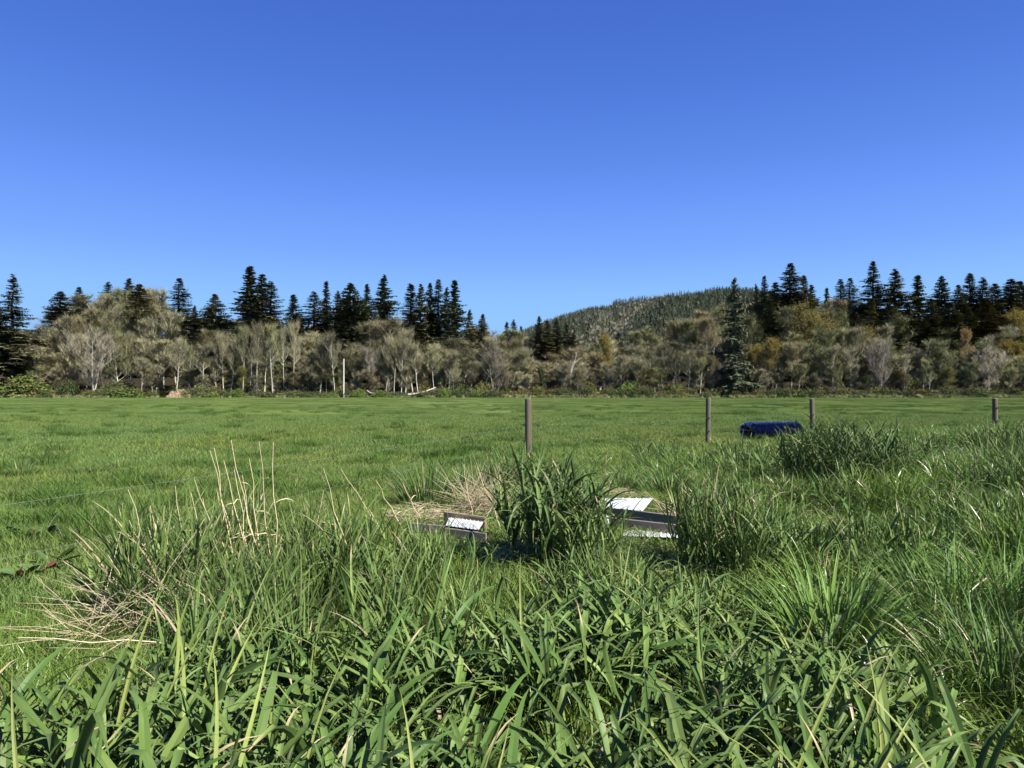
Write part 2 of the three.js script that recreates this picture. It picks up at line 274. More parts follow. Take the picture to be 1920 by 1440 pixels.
{
  // px of the tip, y of the tip, depth, half width in px, kind, tone
  const left = [[112, 545, 252, 34, 'round', 1], [147, 537, 272, 22, 'fir', 1], [202, 528, 285, 22, 'spruce', 0], [241, 521, 285, 24, 'spruce', 4], [260, 531, 238, 32, 'round', 1], [335, 520, 240, 30, 'fir', 0], [364, 572, 246, 18, 'fir', 0], [402, 550, 240, 28, 'round', 4], [468, 498, 238, 40, 'fir', 0], [491, 511, 240, 32, 'fir', 0], [507, 527, 243, 34, 'spruce', 2], [550, 551, 248, 26, 'fir', 2], [588, 545, 246, 28, 'round', 1], [611, 526, 248, 24, 'fir', 0], [633, 545, 250, 22, 'spruce', 0], [657, 530, 240, 38, 'round', 0], [688, 531, 255, 22, 'fir', 2], [720, 515, 258, 26, 'fir', 2], [770, 531, 238, 34, 'fir', 0], [789, 531, 242, 24, 'spruce', 0], [806, 529, 246, 22, 'fir', 2], [822, 522, 244, 26, 'fir', 3], [838, 538, 240, 22, 'spruce', 2], [852, 524, 246, 34, 'fir', 2], [881, 580, 252, 18, 'spruce', 1], [905, 588, 258, 18, 'fir', 0]];
  const mid = [[950, 603, 300, 18, 'fir', 2], [963, 599, 305, 17, 'spruce', 2], [977, 611, 300, 15, 'fir', 0], [1011, 591, 268, 18, 'fir', 0], [1026, 600, 265, 18, 'fir', 1], [1043, 597, 270, 20, 'spruce', 0], [1063, 606, 265, 17, 'fir', 0], [1075, 622, 262, 15, 'round', 0], [1160, 622, 420, 18, 'fir', 2]];
  const right = [[1418, 532, 270, 16, 'fir', 0], [1434, 516, 275, 20, 'fir', 2], [1455, 527, 262, 26, 'fir', 0], [1483, 492, 262, 34, 'fir', 0], [1508, 515, 264, 24, 'fir', 2], [1522, 533, 266, 22, 'spruce', 0], [1551, 539, 275, 18, 'fir', 1], [1577, 521, 275, 20, 'fir', 0], [1595, 520, 275, 22, 'fir', 0], [1638, 488, 262, 30, 'fir', 0], [1679, 504, 262, 36, 'fir', 1], [1722, 515, 262, 30, 'fir', 4], [1767, 516, 268, 24, 'round', 0], [1798, 533, 262, 24, 'fir', 1], [1820, 511, 266, 28, 'fir', 0], [1844, 520, 262, 30, 'fir', 0], [1867, 530, 264, 30, 'round', 0], [1897, 521, 262, 32, 'fir', 0], [1914, 526, 266, 30, 'fir', 2]];
  const lower = [[1443, 561, 236, 28, 'round', 0], [1577, 578, 240, 20, 'fir', 0], [1607, 585, 238, 22, 'fir', 0], [1633, 558, 240, 32, 'fir', 1], [1668, 568, 238, 30, 'round', 0], [1702, 566, 242, 30, 'fir', 0], [1746, 558, 240, 34, 'fir', 1], [1782, 566, 238, 28, 'fir', 0], [1812, 572, 240, 32, 'fir', 0], [1850, 566, 240, 36, 'fir', 1], [1886, 590, 238, 30, 'round', 0]];
  const row = (list, seed, where, group) => list.forEach(([px, ty, d, hw, kind, tone], i) => {
    const set = CONIFERS[kind], half = hw / FOCAL * d;
    plantTree('conifer_tree', set[(seed + i) % set.length], CON.h, [barkDark, needleMats[tone]], px, ty, d, half / CON.w * (1.95 + 0.35 * ((i * 37) % 10) / 10), seed * 100 + i, `dark green conifer, ${ORD[i]} from the left ${where}`, 'conifer', group);
  });
  row(left, 1, 'on the skyline left of the distant hill', 'skyline conifers on the left rise');
  row(mid, 2, 'in the low clumps below the distant hill', 'small conifers below the hill');
  row(right, 3, 'on the skyline right of the hill', 'skyline conifers on the right rise');
  row(lower, 4, 'in the row below the right skyline', 'conifers on the right slope');
  plantTree('conifer_tree', CONIFERS.fir[3], CON.h, [barkDark, needleMats[0]], 22, 514, 204, 2.05, 901, 'broad dark spruce at the left edge, branches down to the shrubs', 'conifer');
  plantTree('conifer_tree', CONIFERS.round[1], CON.h, [barkDark, needleMats[0]], -8, 566, 210, 2.0, 902, 'dark spruce cut off by the left edge of view', 'conifer');
  plantTree('conifer_tree', CONIFERS.old[0], CON.h, [barkMats[0], needleMats[2]], 1378, 518, 202.5, 1.5, 903, 'tall ragged old spruce with thin top standing before the right woods', 'conifer');
}
{
  // the leafless wood: three rows deep, tops following the photograph's outline
  const outline = curve([[-60, 600], [40, 625], [75, 612], [110, 585], [150, 556], [200, 550], [250, 545], [300, 552], [330, 590], [400, 604], [520, 602], [600, 600], [640, 615], [700, 590], [740, 572], [780, 600], [850, 615], [900, 608], [960, 622], [1000, 640], [1080, 646], [1100, 632], [1150, 640], [1200, 625], [1250, 604], [1300, 580], [1340, 566], [1400, 560], [1500, 558], [1620, 566], [1700, 590], [1800, 600], [1980, 590]]);
  const R = rng(77), names = (px) => px < 330 ? 'left of the dirt bank' : px < 640 ? 'left of the pale pole' : px < 980 ? 'right of the pale pole' : px < 1340 ? 'below the distant hill' : px < 1640 ? 'past the ragged spruce' : 'at the far right';
  let n = 0; const count = {};
  for (const [d0, step, drop, jit, rowName] of [[268, 29, 0, 8, 'back row'], [238, 29, 26, 16, 'second row'], [213, 26, 62, 26, 'front row'], [205.5, 34, 95, 10, 'sapling row']]) {
    for (let px = -45; px < 1965; px += step * (0.75 + 0.5 * R())) {
      const d = d0 + (R() - 0.5) * (d0 < 206 ? 4 : 12), o = outline(px); let ty = o + drop + (R() - 0.5) * 2 * jit + (drop ? 0 : 4);
      if (d0 < 220) ty = Math.max(ty, 612 + R() * 40); if (d0 < 206) { ty = 672 + R() * 34; if (px > 300 && px < 360) continue; }
      if (d0 < 208 && px > 130 && px < 225) continue;
      if (px > 1338 && px < 1416 && d0 < 220) continue;
      ty = Math.min(ty, 708);
      const right = px > 1150, tone = right ? [0, 0, 2, 4, 5, 2][Math.floor(R() * 6)] : [0, 1, 1, 2, 3, 4][Math.floor(R() * 6)];
      plantTree('bare_tree', BARE[Math.floor(R() * BARE.length)], 16, [barkMats[Math.floor(R() * 2.4) % 3], twigMats[tone]], px, ty, d, (0.95 + 0.45 * R() + (d0 > 230 ? 0.3 : 0.1)) * (d0 < 206 ? 0.55 : 1), 5000 + n++, `leafless tree, ${ORD[count[rowName + names(px)] = (count[rowName + names(px)] ?? -1) + 1]} from left in ${rowName}, ${names(px)}`, 'tree', `leafless trees, ${rowName}, ${names(px)}`);
    }
  }
  // slender alders with clear pale stems at the edge of the wood
  [[8, 690], [60, 660], [330, 640], [352, 652], [378, 645], [420, 630], [432, 640], [455, 615], [468, 622], [480, 610], [495, 630], [512, 612], [532, 618], [549, 608], [598, 640], [612, 632], [628, 628], [705, 640], [722, 636], [738, 645], [752, 640], [760, 622], [785, 650], [815, 655], [840, 662], [1165, 668], [1190, 676], [1215, 662], [1240, 655], [1262, 665], [1290, 660], [1312, 672], [1560, 650], [1592, 655], [1700, 668], [1740, 690]].forEach(([px, ty], i) => { const d = 203.2 + 3.5 * R(); plantTree('slender_alder', ALDER[i % 4], 16, [barkMats[1], twigMats[[0, 1, 3, 2][i % 4]]], px, ty, d, 0.62 + 0.3 * R(), 6000 + i, `slender alder with a clear pale stem, ${i < 25 ? ORD[i] + ' from the left, before the left woods' : ORD[i - 25] + ' from the left, before the right woods'}`, 'tree', 'slender pale alders at the wood edge'); });
  // trees that stand out of the mass
  plantTree('silver_tree', SILVER[0], 16, [barkMats[1], twigMats[3]], 176, 628, 201, 1.05, 61, 'silvery bare spreading tree with a forked pale trunk at the field edge', 'tree');
  plantTree('silver_tree', SILVER[1], 16, [barkMats[1], twigMats[3]], 700, 655, 206, 0.72, 62, 'pale tangled bare tree just right of the pale pole', 'tree');
  plantTree('silver_tree', SILVER[1], 16, [barkMats[0], twigMats[1]], 1650, 640, 204, 0.8, 63, 'bare spreading grey tree right of the yellow maple', 'tree');
  plantTree('silver_tree', SILVER[0], 16, [barkMats[0], twigMats[1]], 1852, 660, 203, 0.7, 64, 'slim bare grey tree behind the rightmost post', 'tree');
  plantTree('silver_tree', SILVER[0], 16, [barkMats[0], twigMats[0]], 925, 655, 205, 0.72, 65, 'pale lichen-covered bare tree left of the nearest post', 'tree');
  const maple = (px, ty, d, w, m, k, label) => plantTree('maple_tree', LEAFY[k], 16, [barkMats[2], leafMats[m]], px, ty, d, w, 700 + px, label, 'tree');
  maple(1520, 578, 232, 1.55, 0, 2, 'large rounded yellow-green flowering maple on the right slope');
  maple(1600, 618, 226, 0.95, 1, 1, 'yellow maple lower right of the large flowering maple');
  maple(1450, 640, 208, 0.8, 1, 0, 'small yellow-leaved tree right of the ragged spruce');
  maple(1412, 650, 210, 0.7, 1, 1, 'thin yellowish tree tucked against the ragged spruce');
  maple(1905, 583, 236, 1.0, 1, 2, 'yellow maple high on the slope at the right edge');
  maple(1900, 640, 222, 0.9, 1, 1, 'lower yellow maple at the right edge of the wood');
  maple(1777, 692, 203, 0.62, 2, 0, 'small yellow-green tree at the field edge near the right');
  maple(1132, 632, 232, 0.72, 1, 0, 'yellow tree in the valley below the distant hill');
  maple(1815, 622, 228, 0.6, 3, 0, 'small pale pink blossoming tree among the right conifers');
  maple(60, 680, 207, 0.7, 2, 1, 'low yellow-green tree beside the left spruce');
  maple(455, 690, 205, 0.45, 2, 0, 'small bright green sapling near the dirt bank');
}
// the pale pole, fallen logs and broken snags
const greyWood = new THREE.MeshStandardMaterial({ color: new THREE.Color().setRGB(0.5, 0.49, 0.46), roughness: 0.85 });
{
  const g = thing('pole', 'straight pale grey pole standing in the brambles before the trees', 'pole'), x = sideOf(644.5, 199);
  part('shaft', new THREE.CylinderGeometry(0.15, 0.2, 11.2, 12), greyWood, g).position.y = 5.3;
  part('cap', new THREE.CylinderGeometry(0.19, 0.17, 0.12, 12), greyWood, g).position.y = 10.96;
  g.position.set(x, landY(x, 199), -199);
  const log = (p0, p1, r, label, seed) => { const R = rng(seed), t = thing('fallen_log', label, 'log'), a = V(...p0), b = V(...p1), pts = [], rad = [], bf = new Buf(); for (let k = 0; k <= 8; k++) { const q = a.clone().lerp(b, k / 8).sub(a); q.y -= Math.sin(k / 8 * Math.PI) * 0.35; pts.push(q); rad.push(r * (1 - 0.5 * k / 8)); } bf.tube(pts, rad, 7, [0.5, 0.48, 0.43]); part('stem', bf.geo(), dullMat(), t); const st = new Buf(); for (let k = 2; k < 8; k += 2) st.sliver(pts[k], pts[k].clone().add(V((R() - 0.5) * 0.8, 0.3 + R() * 0.6, 0.4 * R())), 0.08, [0.42, 0.4, 0.36]); part('stubs', st.geo(true), dullMat(), t); t.position.copy(a); };
  log([sideOf(765, 198), 0.9, -198], [sideOf(817, 201), 2.9, -201], 0.3, 'long pale fallen log sticking out of the brambles', 3);
  log([sideOf(704, 198), 1.3, -198], [sideOf(688, 200), 2.1, -200], 0.2, 'short pale log in the brambles right of the pole', 4);
  log([sideOf(150, 197.2), 0.15, -197.2], [sideOf(178, 199), 1.3, -199], 0.22, 'pale fallen limb at the foot of the silvery tree', 5);
  const snag = thing('dead_snag', 'broken white forked snag above the thicket below the hill', 'snag'), sx = sideOf(1072, 208.5), bf = new Buf();
  bf.tube([V(0, -1, 0), V(-0.3, 4, 0), V(-0.2, 8, 0.2), V(0.4, 10.5, 0)], [0.2, 0.17, 0.13, 0.07], 6, [0.36, 0.345, 0.31]);
  const lm = new Buf(); lm.tube([V(-0.2, 7.2, 0.2), V(0.7, 10, 0), V(1.6, 13.6, 0.2)], [0.15, 0.11, 0.04], 6, [0.4, 0.385, 0.35]); lm.tube([V(-0.3, 6, 0), V(-1.6, 8.2, 0.1), V(-2.1, 9.3, 0)], [0.17, 0.15, 0.1], 6, [0.42, 0.405, 0.36]); lm.tube([V(0.7, 10, 0), V(2.2, 11.2, 0), V(2.9, 11.5, 0)], [0.09, 0.06, 0.02], 5, [0.5, 0.48, 0.43]);
  part('trunk', bf.geo(), dullMat(), snag); part('limb', lm.geo(), dullMat(), snag); snag.position.set(sx, landY(sx, 208.5), -208.5);
}
// brambles and shrubs along the far edge of the field
const BUSH = [1, 2, 3].map((s) => {
  const R = rng(400 + s), b = new Buf(), st = new Buf();
  for (let k = 0; k < 26; k++) { const a = R() * 6.283, r = R() * 0.5, q = V(Math.cos(a) * r, 0, Math.sin(a) * r), m = V(Math.cos(a) * (0.7 + R() * 0.3), 0.7 + 0.5 * R(), Math.sin(a) * (0.7 + 0.3 * R())), e = V(m.x * 1.25, m.y * (0.6 + 0.3 * R()), m.z * 1.25); st.tube([q, q.clone().lerp(m, 0.6).setY(m.y * 0.8), m, e], [0.012, 0.01, 0.008, 0.003], 3, [0.1, 0.07, 0.05]); }
  for (let k = 0; k < 2300; k++) {
    const a = R() * 6.283, u = R(), r = Math.pow(R(), 0.4), el = Math.asin(u), bump = 0.8 + 0.4 * fbm(a * 2 + s * 9, el * 3 + 2);
    b.chip(V(Math.cos(a) * Math.cos(el) * r * bump, Math.sin(el) * r * bump + 0.02, Math.sin(a) * Math.cos(el) * r * bump), 0.04 + 0.035 * R(), R, shade(R() < 0.12 ? [0.14, 0.12, 0.06] : [0.062, 0.09, 0.03], 0.6 + 0.9 * R()));
  }
  return { leaves: b.geo(true), stems: st.geo() };
});
{
  const R = rng(91), mats = [[1, 1, 1], [1.25, 1.15, 0.9], [0.8, 0.85, 0.8], [1.3, 1.45, 0.9], [1.45, 1.15, 0.95]].map((c) => dullMat({ color: new THREE.Color().setRGB(...c) })), stemMat = dullMat();
  const tally = {}, nth = (k) => ORD[tally[k] = (tally[k] ?? -1) + 1], spot = (px) => px < 300 ? 'left of the dirt bank' : px < 640 ? 'left of the pale pole' : px < 985 ? 'right of the pale pole' : px < 1330 ? 'below the distant hill' : px < 1530 ? 'behind the blue roll' : 'at the far right';
  const bush = (px, d, w, h, m, label, group) => { const k = Math.floor(R() * 3), g = thing('bramble_bush', label, 'bush', group), x = sideOf(px, d); part('stems', BUSH[k].stems, stemMat, g); part('leaves', BUSH[k].leaves, mats[m], g); g.position.set(x, landY(x, d) - 0.05, -d); g.scale.set(w, h, w * 0.7); g.rotation.y = R() * 6.283; };
  for (let px = -40; px < 1960; px += 15 + 12 * R()) {
    if (px > 308 && px < 350) continue;
    const green = px > 360 && px < 960, m = green ? [0, 0, 2, 3][Math.floor(R() * 4)] : [0, 1, 2, 4][Math.floor(R() * 4)];
    bush(px, 198.3 + R() * 3, 2.2 + 1.6 * R(), 1.5 + 1.3 * R() + (px > 980 ? R() * 0.9 : 0), m, `low bramble mound, ${nth('b' + spot(px))} from left at the field edge, ${spot(px)}`, `brambles at the field edge, ${spot(px)}`);
  }
  for (let px = -40; px < 1960; px += 30 + 34 * R()) bush(px, 205 + R() * 6, 3 + 2 * R(), 2.6 + 3.2 * R(), [0, 1, 2, 4][Math.floor(R() * 4)], `tall shrub under the trees, ${nth('s' + spot(px))} from left, ${spot(px)}`, `understory shrubs, ${spot(px)}`);
  bush(45, 200.5, 8.5, 6.4, 1, 'wide tall olive thicket at the left edge under the spruce', undefined); bush(128, 202, 4.8, 5.2, 2, 'dark shrub left of the silvery tree', undefined);
  bush(1184, 201.5, 5, 4.6, 3, 'grey-green rounded willow bush below the distant hill', undefined); bush(1270, 202, 4.2, 4, 3, 'green bush between the first two fence posts', undefined); bush(1480, 200.5, 5.5, 2.6, 3, 'sprawling green bramble bank behind the blue roll', undefined);
  bush(240, 199, 6, 3, 3, 'bright green bramble bank between the silvery tree and the dirt bank', undefined); bush(375, 202, 4, 3.8, 0, 'dark bramble over the dirt bank', undefined); bush(215, 204.5, 4.2, 5, 2, 'dark tall shrub just right of the silvery tree', undefined);
  // dark ivy-clad stump
  const g = thing('ivy_stump', 'dark ivy-clad leaning stump left of the white snag', 'stump'), b = new Buf(), R2 = rng(92), tr = new Buf();
  tr.tube([V(0, 0, 0), V(-0.4, 4, 0), V(-1.4, 8.6, 0)], [0.4, 0.35, 0.25], 6, [0.1, 0.08, 0.06]);
  for (let k = 0; k < 1500; k++) { const t = R2(), a = R2() * 6.28, r = (0.5 + 0.6 * fbm(t * 6, a)) * (0.4 + 0.6 * Math.sqrt(R2())); b.chip(V(-1.4 * t * t + Math.cos(a) * r, 1 + t * 7.8, Math.sin(a) * r), 0.16, R2, shade([0.035, 0.05, 0.018], 0.6 + 0.8 * R2())); }
  part('trunk', tr.geo(), dullMat(), g); part('ivy', b.geo(true), dullMat(), g); const ix = sideOf(1020, 203); g.position.set(ix, landY(ix, 203), -203);
  // bare dirt bank
  const pos = [], idx = [], col = [], w = 7, RN = rng(93);
  for (let j = 0; j <= 10; j++) for (let i = 0; i <= 22; i++) { const u = i / 22, t = j / 10, e = Math.sin(Math.PI * u), n = fbm(i * 0.6, j * 0.6); pos.push((u - 0.5) * w, (t * 2.5 * (0.35 + 0.65 * Math.sqrt(e)) + (n - 0.5) * 1.1) * (e > 0.02 ? 1 : 0.2) - 0.12, -t * 2.4 + (n - 0.5) * 0.6); const c = blend([0.27, 0.2, 0.125], [0.1, 0.075, 0.045], fbm(i * 1.3 + 7, j * 1.1) > 0.56 ? 1 : 0.15); col.push(...c); }
  for (let j = 0; j < 10; j++) for (let i = 0; i < 22; i++) { const a = j * 23 + i, q = a + 23; idx.push(a, a + 1, q, a + 1, q + 1, q); }
  const bg = new THREE.BufferGeometry(); bg.setAttribute('position', new THREE.Float32BufferAttribute(pos, 3)); bg.setAttribute('color', new THREE.Float32BufferAttribute(col, 3)); bg.setIndex(idx); bg.computeVertexNormals();
  const bm = new THREE.Mesh(bg, dullMat()); bm.name = 'dirt_bank'; bm.position.set(sideOf(331, 197.5), 0, -197.5); bm.castShadow = bm.receiveShadow = true; bm.userData = { kind: 'structure', label: 'small bare tan earth bank at the far field edge', category: 'bank' }; scene.add(bm);
}
// forest on the far hill: too far and dense to count
function scatter(name, geos, mat, items, label, category) {      // items: [variant, x, y, z, yaw, sx, sy, sz, r, g, b, tiltX, tiltZ]
  const root = thing(name, label, category, undefined, 'stuff'), m4 = new THREE.Matrix4(), q = new THREE.Quaternion(), q2 = new THREE.Quaternion(), c = new THREE.Color();
  geos.forEach((g, v) => {
    const mine = items.filter((it) => it[0] === v); if (!mine.length) return;
    const im = new THREE.InstancedMesh(g, mat, mine.length); im.name = 'tuft'; im.castShadow = im.receiveShadow = true; im.userData.kind = 'stuff';
    mine.forEach((it, k) => { q.setFromAxisAngle(V(0, 1, 0), it[4]); const tl = Math.hypot(it[11] ?? 0, it[12] ?? 0); if (tl > 1e-4) q.premultiply(q2.setFromAxisAngle(V(it[12] / tl, 0, -it[11] / tl), tl)); m4.compose(V(it[1], it[2], it[3]), q, V(it[5], it[6], it[7])); im.setMatrixAt(k, m4); im.setColorAt(k, c.setRGB(it[8], it[9], it[10])); });
    root.add(im);
  });
  return root;
}
{
  const R = rng(31), items = [];
  const cone = (seed) => { const r = rng(seed), b = new Buf(); for (let k = 0; k < 46; k++) { const t = Math.pow(r(), 0.8), a = r() * 6.283, rr = (1 - t) * 0.19 + 0.015; b.sliver(V(Math.cos(a) * rr * 0.2, t + 0.06, Math.sin(a) * rr * 0.2), V(Math.cos(a) * rr, t - 0.03, Math.sin(a) * rr), 0.1 * (1.15 - t), shade([0.042, 0.056, 0.034], 0.7 + 0.6 * r())); } return b.geo(true); };
  const puff = (seed) => { const r = rng(seed), b = new Buf(); b.sliver(V(0, 0, 0), V(0, 0.8, 0), 0.03, [0.3, 0.28, 0.25]); for (let k = 0; k < 60; k++) { const a = r() * 6.283, t = r(), rr = 0.3 * Math.sin(Math.PI * (0.15 + 0.8 * t)); b.sliver(V(0, 0.35 + 0.3 * t, 0), V(Math.cos(a) * rr, 0.4 + 0.6 * t, Math.sin(a) * rr), 0.035, shade([0.19, 0.185, 0.14], 0.7 + 0.6 * r())); } return b.geo(true); };
  const geos = [cone(1), cone(2), cone(3), puff(4), puff(5)];
  for (let k = 0; k < 15000; k++) {
    const px = 860 + R() * 640, d = 620 + Math.pow(R(), 0.75) * 900, x = sideOf(px, d), y = hillY(px, d);
    const band = Math.exp(-(((px - 1105) - (d - 900) * 0.28) ** 2) / 2600), clear = px < 1150 && d > 1150 ? 0.6 * smooth(0.4, 0.6, fbm(x * 0.01, d * 0.006)) : 0;
    const puffy = R() < band * 0.85 + 0.06 + clear * 0.3;
    const tall = (clear ? 6 + 5 * R() : puffy ? 11 + 6 * R() : 10 + 12 * R()) * (0.6 + 0.8 * fbm(x * 0.012 + 3, d * 0.012)), v = puffy ? 3 + Math.floor(R() * 2) : Math.floor(R() * 3), tint = 0.75 + 0.5 * R();
    items.push([v, x, y - 0.5, -d, R() * 6.28, tall, tall, tall, tint, tint * (0.95 + 0.1 * R()), tint]);
  }
  scatter('forest', geos, dullMat(), items, 'dense conifer forest with grey leafless patches on the distant hill', 'forest');
}

// ------------------------------------------------------------------ fence
function woodTexture(seed, a, b, along) { const R = rng(seed), o1 = R() * 99; return noiseTexture(256, (u, v) => { const s = along ? v : u, t = along ? u : v; const n = fbm(s * 34 + o1, t * 2.2 + o1, 3), f = fbm(s * 120 + o1, t * 5, 2), k = clamp(0.15 + 0.85 * (0.65 * n + 0.35 * f)), cr = n > 0.72 ? 0.55 : 1; return [0, 1, 2].map((i) => mixn(a[i], b[i], k) * cr); }); }
const postTex = woodTexture(61, [0.2, 0.185, 0.15], [0.45, 0.41, 0.335], false), boardTex = woodTexture(62, [0.27, 0.25, 0.23], [0.55, 0.52, 0.48], true), boardTex2 = woodTexture(63, [0.33, 0.28, 0.22], [0.6, 0.53, 0.44], true);
const postMat = new THREE.MeshStandardMaterial({ map: postTex, bumpMap: postTex, bumpScale: 0.004, roughness: 0.9 });
const capMat = new THREE.MeshStandardMaterial({ color: new THREE.Color().setRGB(0.36, 0.31, 0.24), roughness: 0.95 });
const insMat = new THREE.MeshStandardMaterial({ color: 0x15171a, roughness: 0.5 });
const HI = 0.74, LO = 0.37;
{
  const at = FENCE.slice(1, 6), labels = [null, 'thick round wooden fence post nearest the camera at the centre', 'round wooden fence post left of the blue roll', 'round wooden fence post just right of the blue roll', 'rightmost round wooden fence post half hidden in tall grass'];
  at.forEach(([x, d], i) => {
    if (!labels[i]) return;
    const g = thing('fence_post', labels[i], 'fence post', 'round wooden posts of the wire fence'), R = rng(50 + i), y = landY(x, d), topY = [0, 748, 746, 748, 747][i], h = EYE - (topY - HORIZON) / FOCAL * d - y, r = [0, 0.077, 0.072, 0.078, 0.07][i];
    const prof = []; for (let k = 0; k <= 10; k++) prof.push(new THREE.Vector2(r * (1.03 - 0.06 * k / 10 + (R() - 0.5) * 0.03), -0.25 + (h + 0.25 - 0.012) * k / 10)); prof.push(new THREE.Vector2(r * 0.88, h));
    const lg = new THREE.LatheGeometry(prof, 18, R() * 6);
    const sh = part('shaft', lg, postMat, g); const cp = part('top_face', new THREE.CylinderGeometry(r * 0.88, r * 0.88, 0.006, 18), capMat, sh); cp.position.y = h + 0.001;
    for (const hh of [HI, LO]) { const ins = part('insulator', mergeGeometries([new THREE.CylinderGeometry(0.016, 0.016, 0.05, 8).rotateZ(Math.PI / 2), new THREE.TorusGeometry(0.018, 0.006, 6, 12).translate(-0.03, 0, 0)]), insMat, g); ins.position.set(i === 1 ? -r - 0.02 : 0, hh, i === 1 ? 0 : r + 0.015); if (i !== 1) ins.rotation.y = -Math.PI / 2 * -1; }
    g.position.set(x, y, -d); g.rotation.z = [0, 0.006, -0.012, 0.015, 0.012][i];
  });
  const wire = (h, label) => {
    const pts = []; FENCE.forEach(([x, d], k) => { const y = (k === 0 || k === 6 ? 0.1 : landY(x, d)) + h, off = k === 2 ? [-0.11, 0] : [0, -0.1]; pts.push(V(x + off[0], y, -(d + off[1]))); });
    const all = []; for (let k = 0; k + 1 < pts.length; k++) { const L = pts[k].distanceTo(pts[k + 1]); for (let s = 0; s < 12; s++) { const t = s / 12, p = pts[k].clone().lerp(pts[k + 1], t); p.y -= 0.05 * Math.min(1, L / 9) * 4 * t * (1 - t); all.push(p); } } all.push(pts[pts.length - 1]);
    const b = new Buf(); b.tube(all, all.map(() => 0.0011), 5, [0.17, 0.21, 0.19]); const m = new THREE.Mesh(b.geo(), dullMat({ roughness: 0.4 })); m.name = numbered('fence_wire'); m.castShadow = m.receiveShadow = true; tag(m, label, 'wire', 'strands of the wire fence'); scene.add(m);
  };
  wire(HI, 'upper thin pale fence wire strung between the posts'); wire(LO, 'lower thin pale fence wire strung between the posts');
}
// ------------------------------------------------------------------ blue bristle roll beyond the fence
{
  const a = V(sideOf(1402, 21.7), 0, -21.7), b = V(sideOf(1489, 23.4), 0, -23.4), L = a.distanceTo(b), r = 0.295;
  const g = thing('bristle_roll', 'big blue bristle brush roll lying in the field between two posts', 'brush roll'), R = rng(71), bf = new Buf();
  const turn = Math.atan2(-(b.z - a.z), b.x - a.x);
  for (let k = 0; k < 26000; k++) {
    const x = R() * L, q = R() * 6.283, len = r * (0.93 + 0.09 * R()), j = (R() - 0.5) * 0.12, jx = (R() - 0.5) * 0.05 + (x < 0.06 ? -0.03 : x > L - 0.06 ? 0.03 : 0);
    const p = V(x, Math.cos(q) * 0.14, Math.sin(q) * 0.14), e = V(x + jx, Math.cos(q + j) * len, Math.sin(q + j) * len), old = R() < 0.26;
    const c = shade(old ? [0.14, 0.19, 0.3] : [0.012, 0.028, 0.15], 0.7 + 0.6 * R()), s = V(0.006, -Math.sin(q) * 0.004, Math.cos(q) * 0.004);
    const i0 = bf.v(p.x - s.x, p.y - s.y, p.z - s.z, c), i1 = bf.v(p.x + s.x, p.y + s.y, p.z + s.z, c), i2 = bf.v(e.x + s.x * 0.7, e.y + s.y * 0.7, e.z + s.z * 0.7, c), i3 = bf.v(e.x - s.x * 0.7, e.y - s.y * 0.7, e.z - s.z * 0.7, c);
    bf.tri(i0, i1, i2); bf.tri(i0, i2, i3);
  }
  part('bristles', bf.geo(true), dullMat({ roughness: 0.45 }), g).userData.kind = 'stuff';
  const tubeMat = new THREE.MeshStandardMaterial({ color: new THREE.Color().setRGB(0.02, 0.02, 0.035), roughness: 0.7, side: THREE.DoubleSide }), rim = new THREE.MeshStandardMaterial({ color: new THREE.Color().setRGB(0.09, 0.045, 0.03), roughness: 0.8 });
  const core = part('core_tube', new THREE.CylinderGeometry(0.15, 0.15, L, 24, 1, true).rotateZ(Math.PI / 2).translate(L / 2, 0, 0), tubeMat, g);
  for (const x of [0.0, L]) { const t = part('core_rim', new THREE.TorusGeometry(0.145, 0.014, 8, 24), rim, core); t.rotation.y = Math.PI / 2; t.position.x = x; }
  g.position.set(a.x, landY(a.x, 21.7) + r - 0.02, a.z); g.rotation.set(0, turn, -0.018);
}
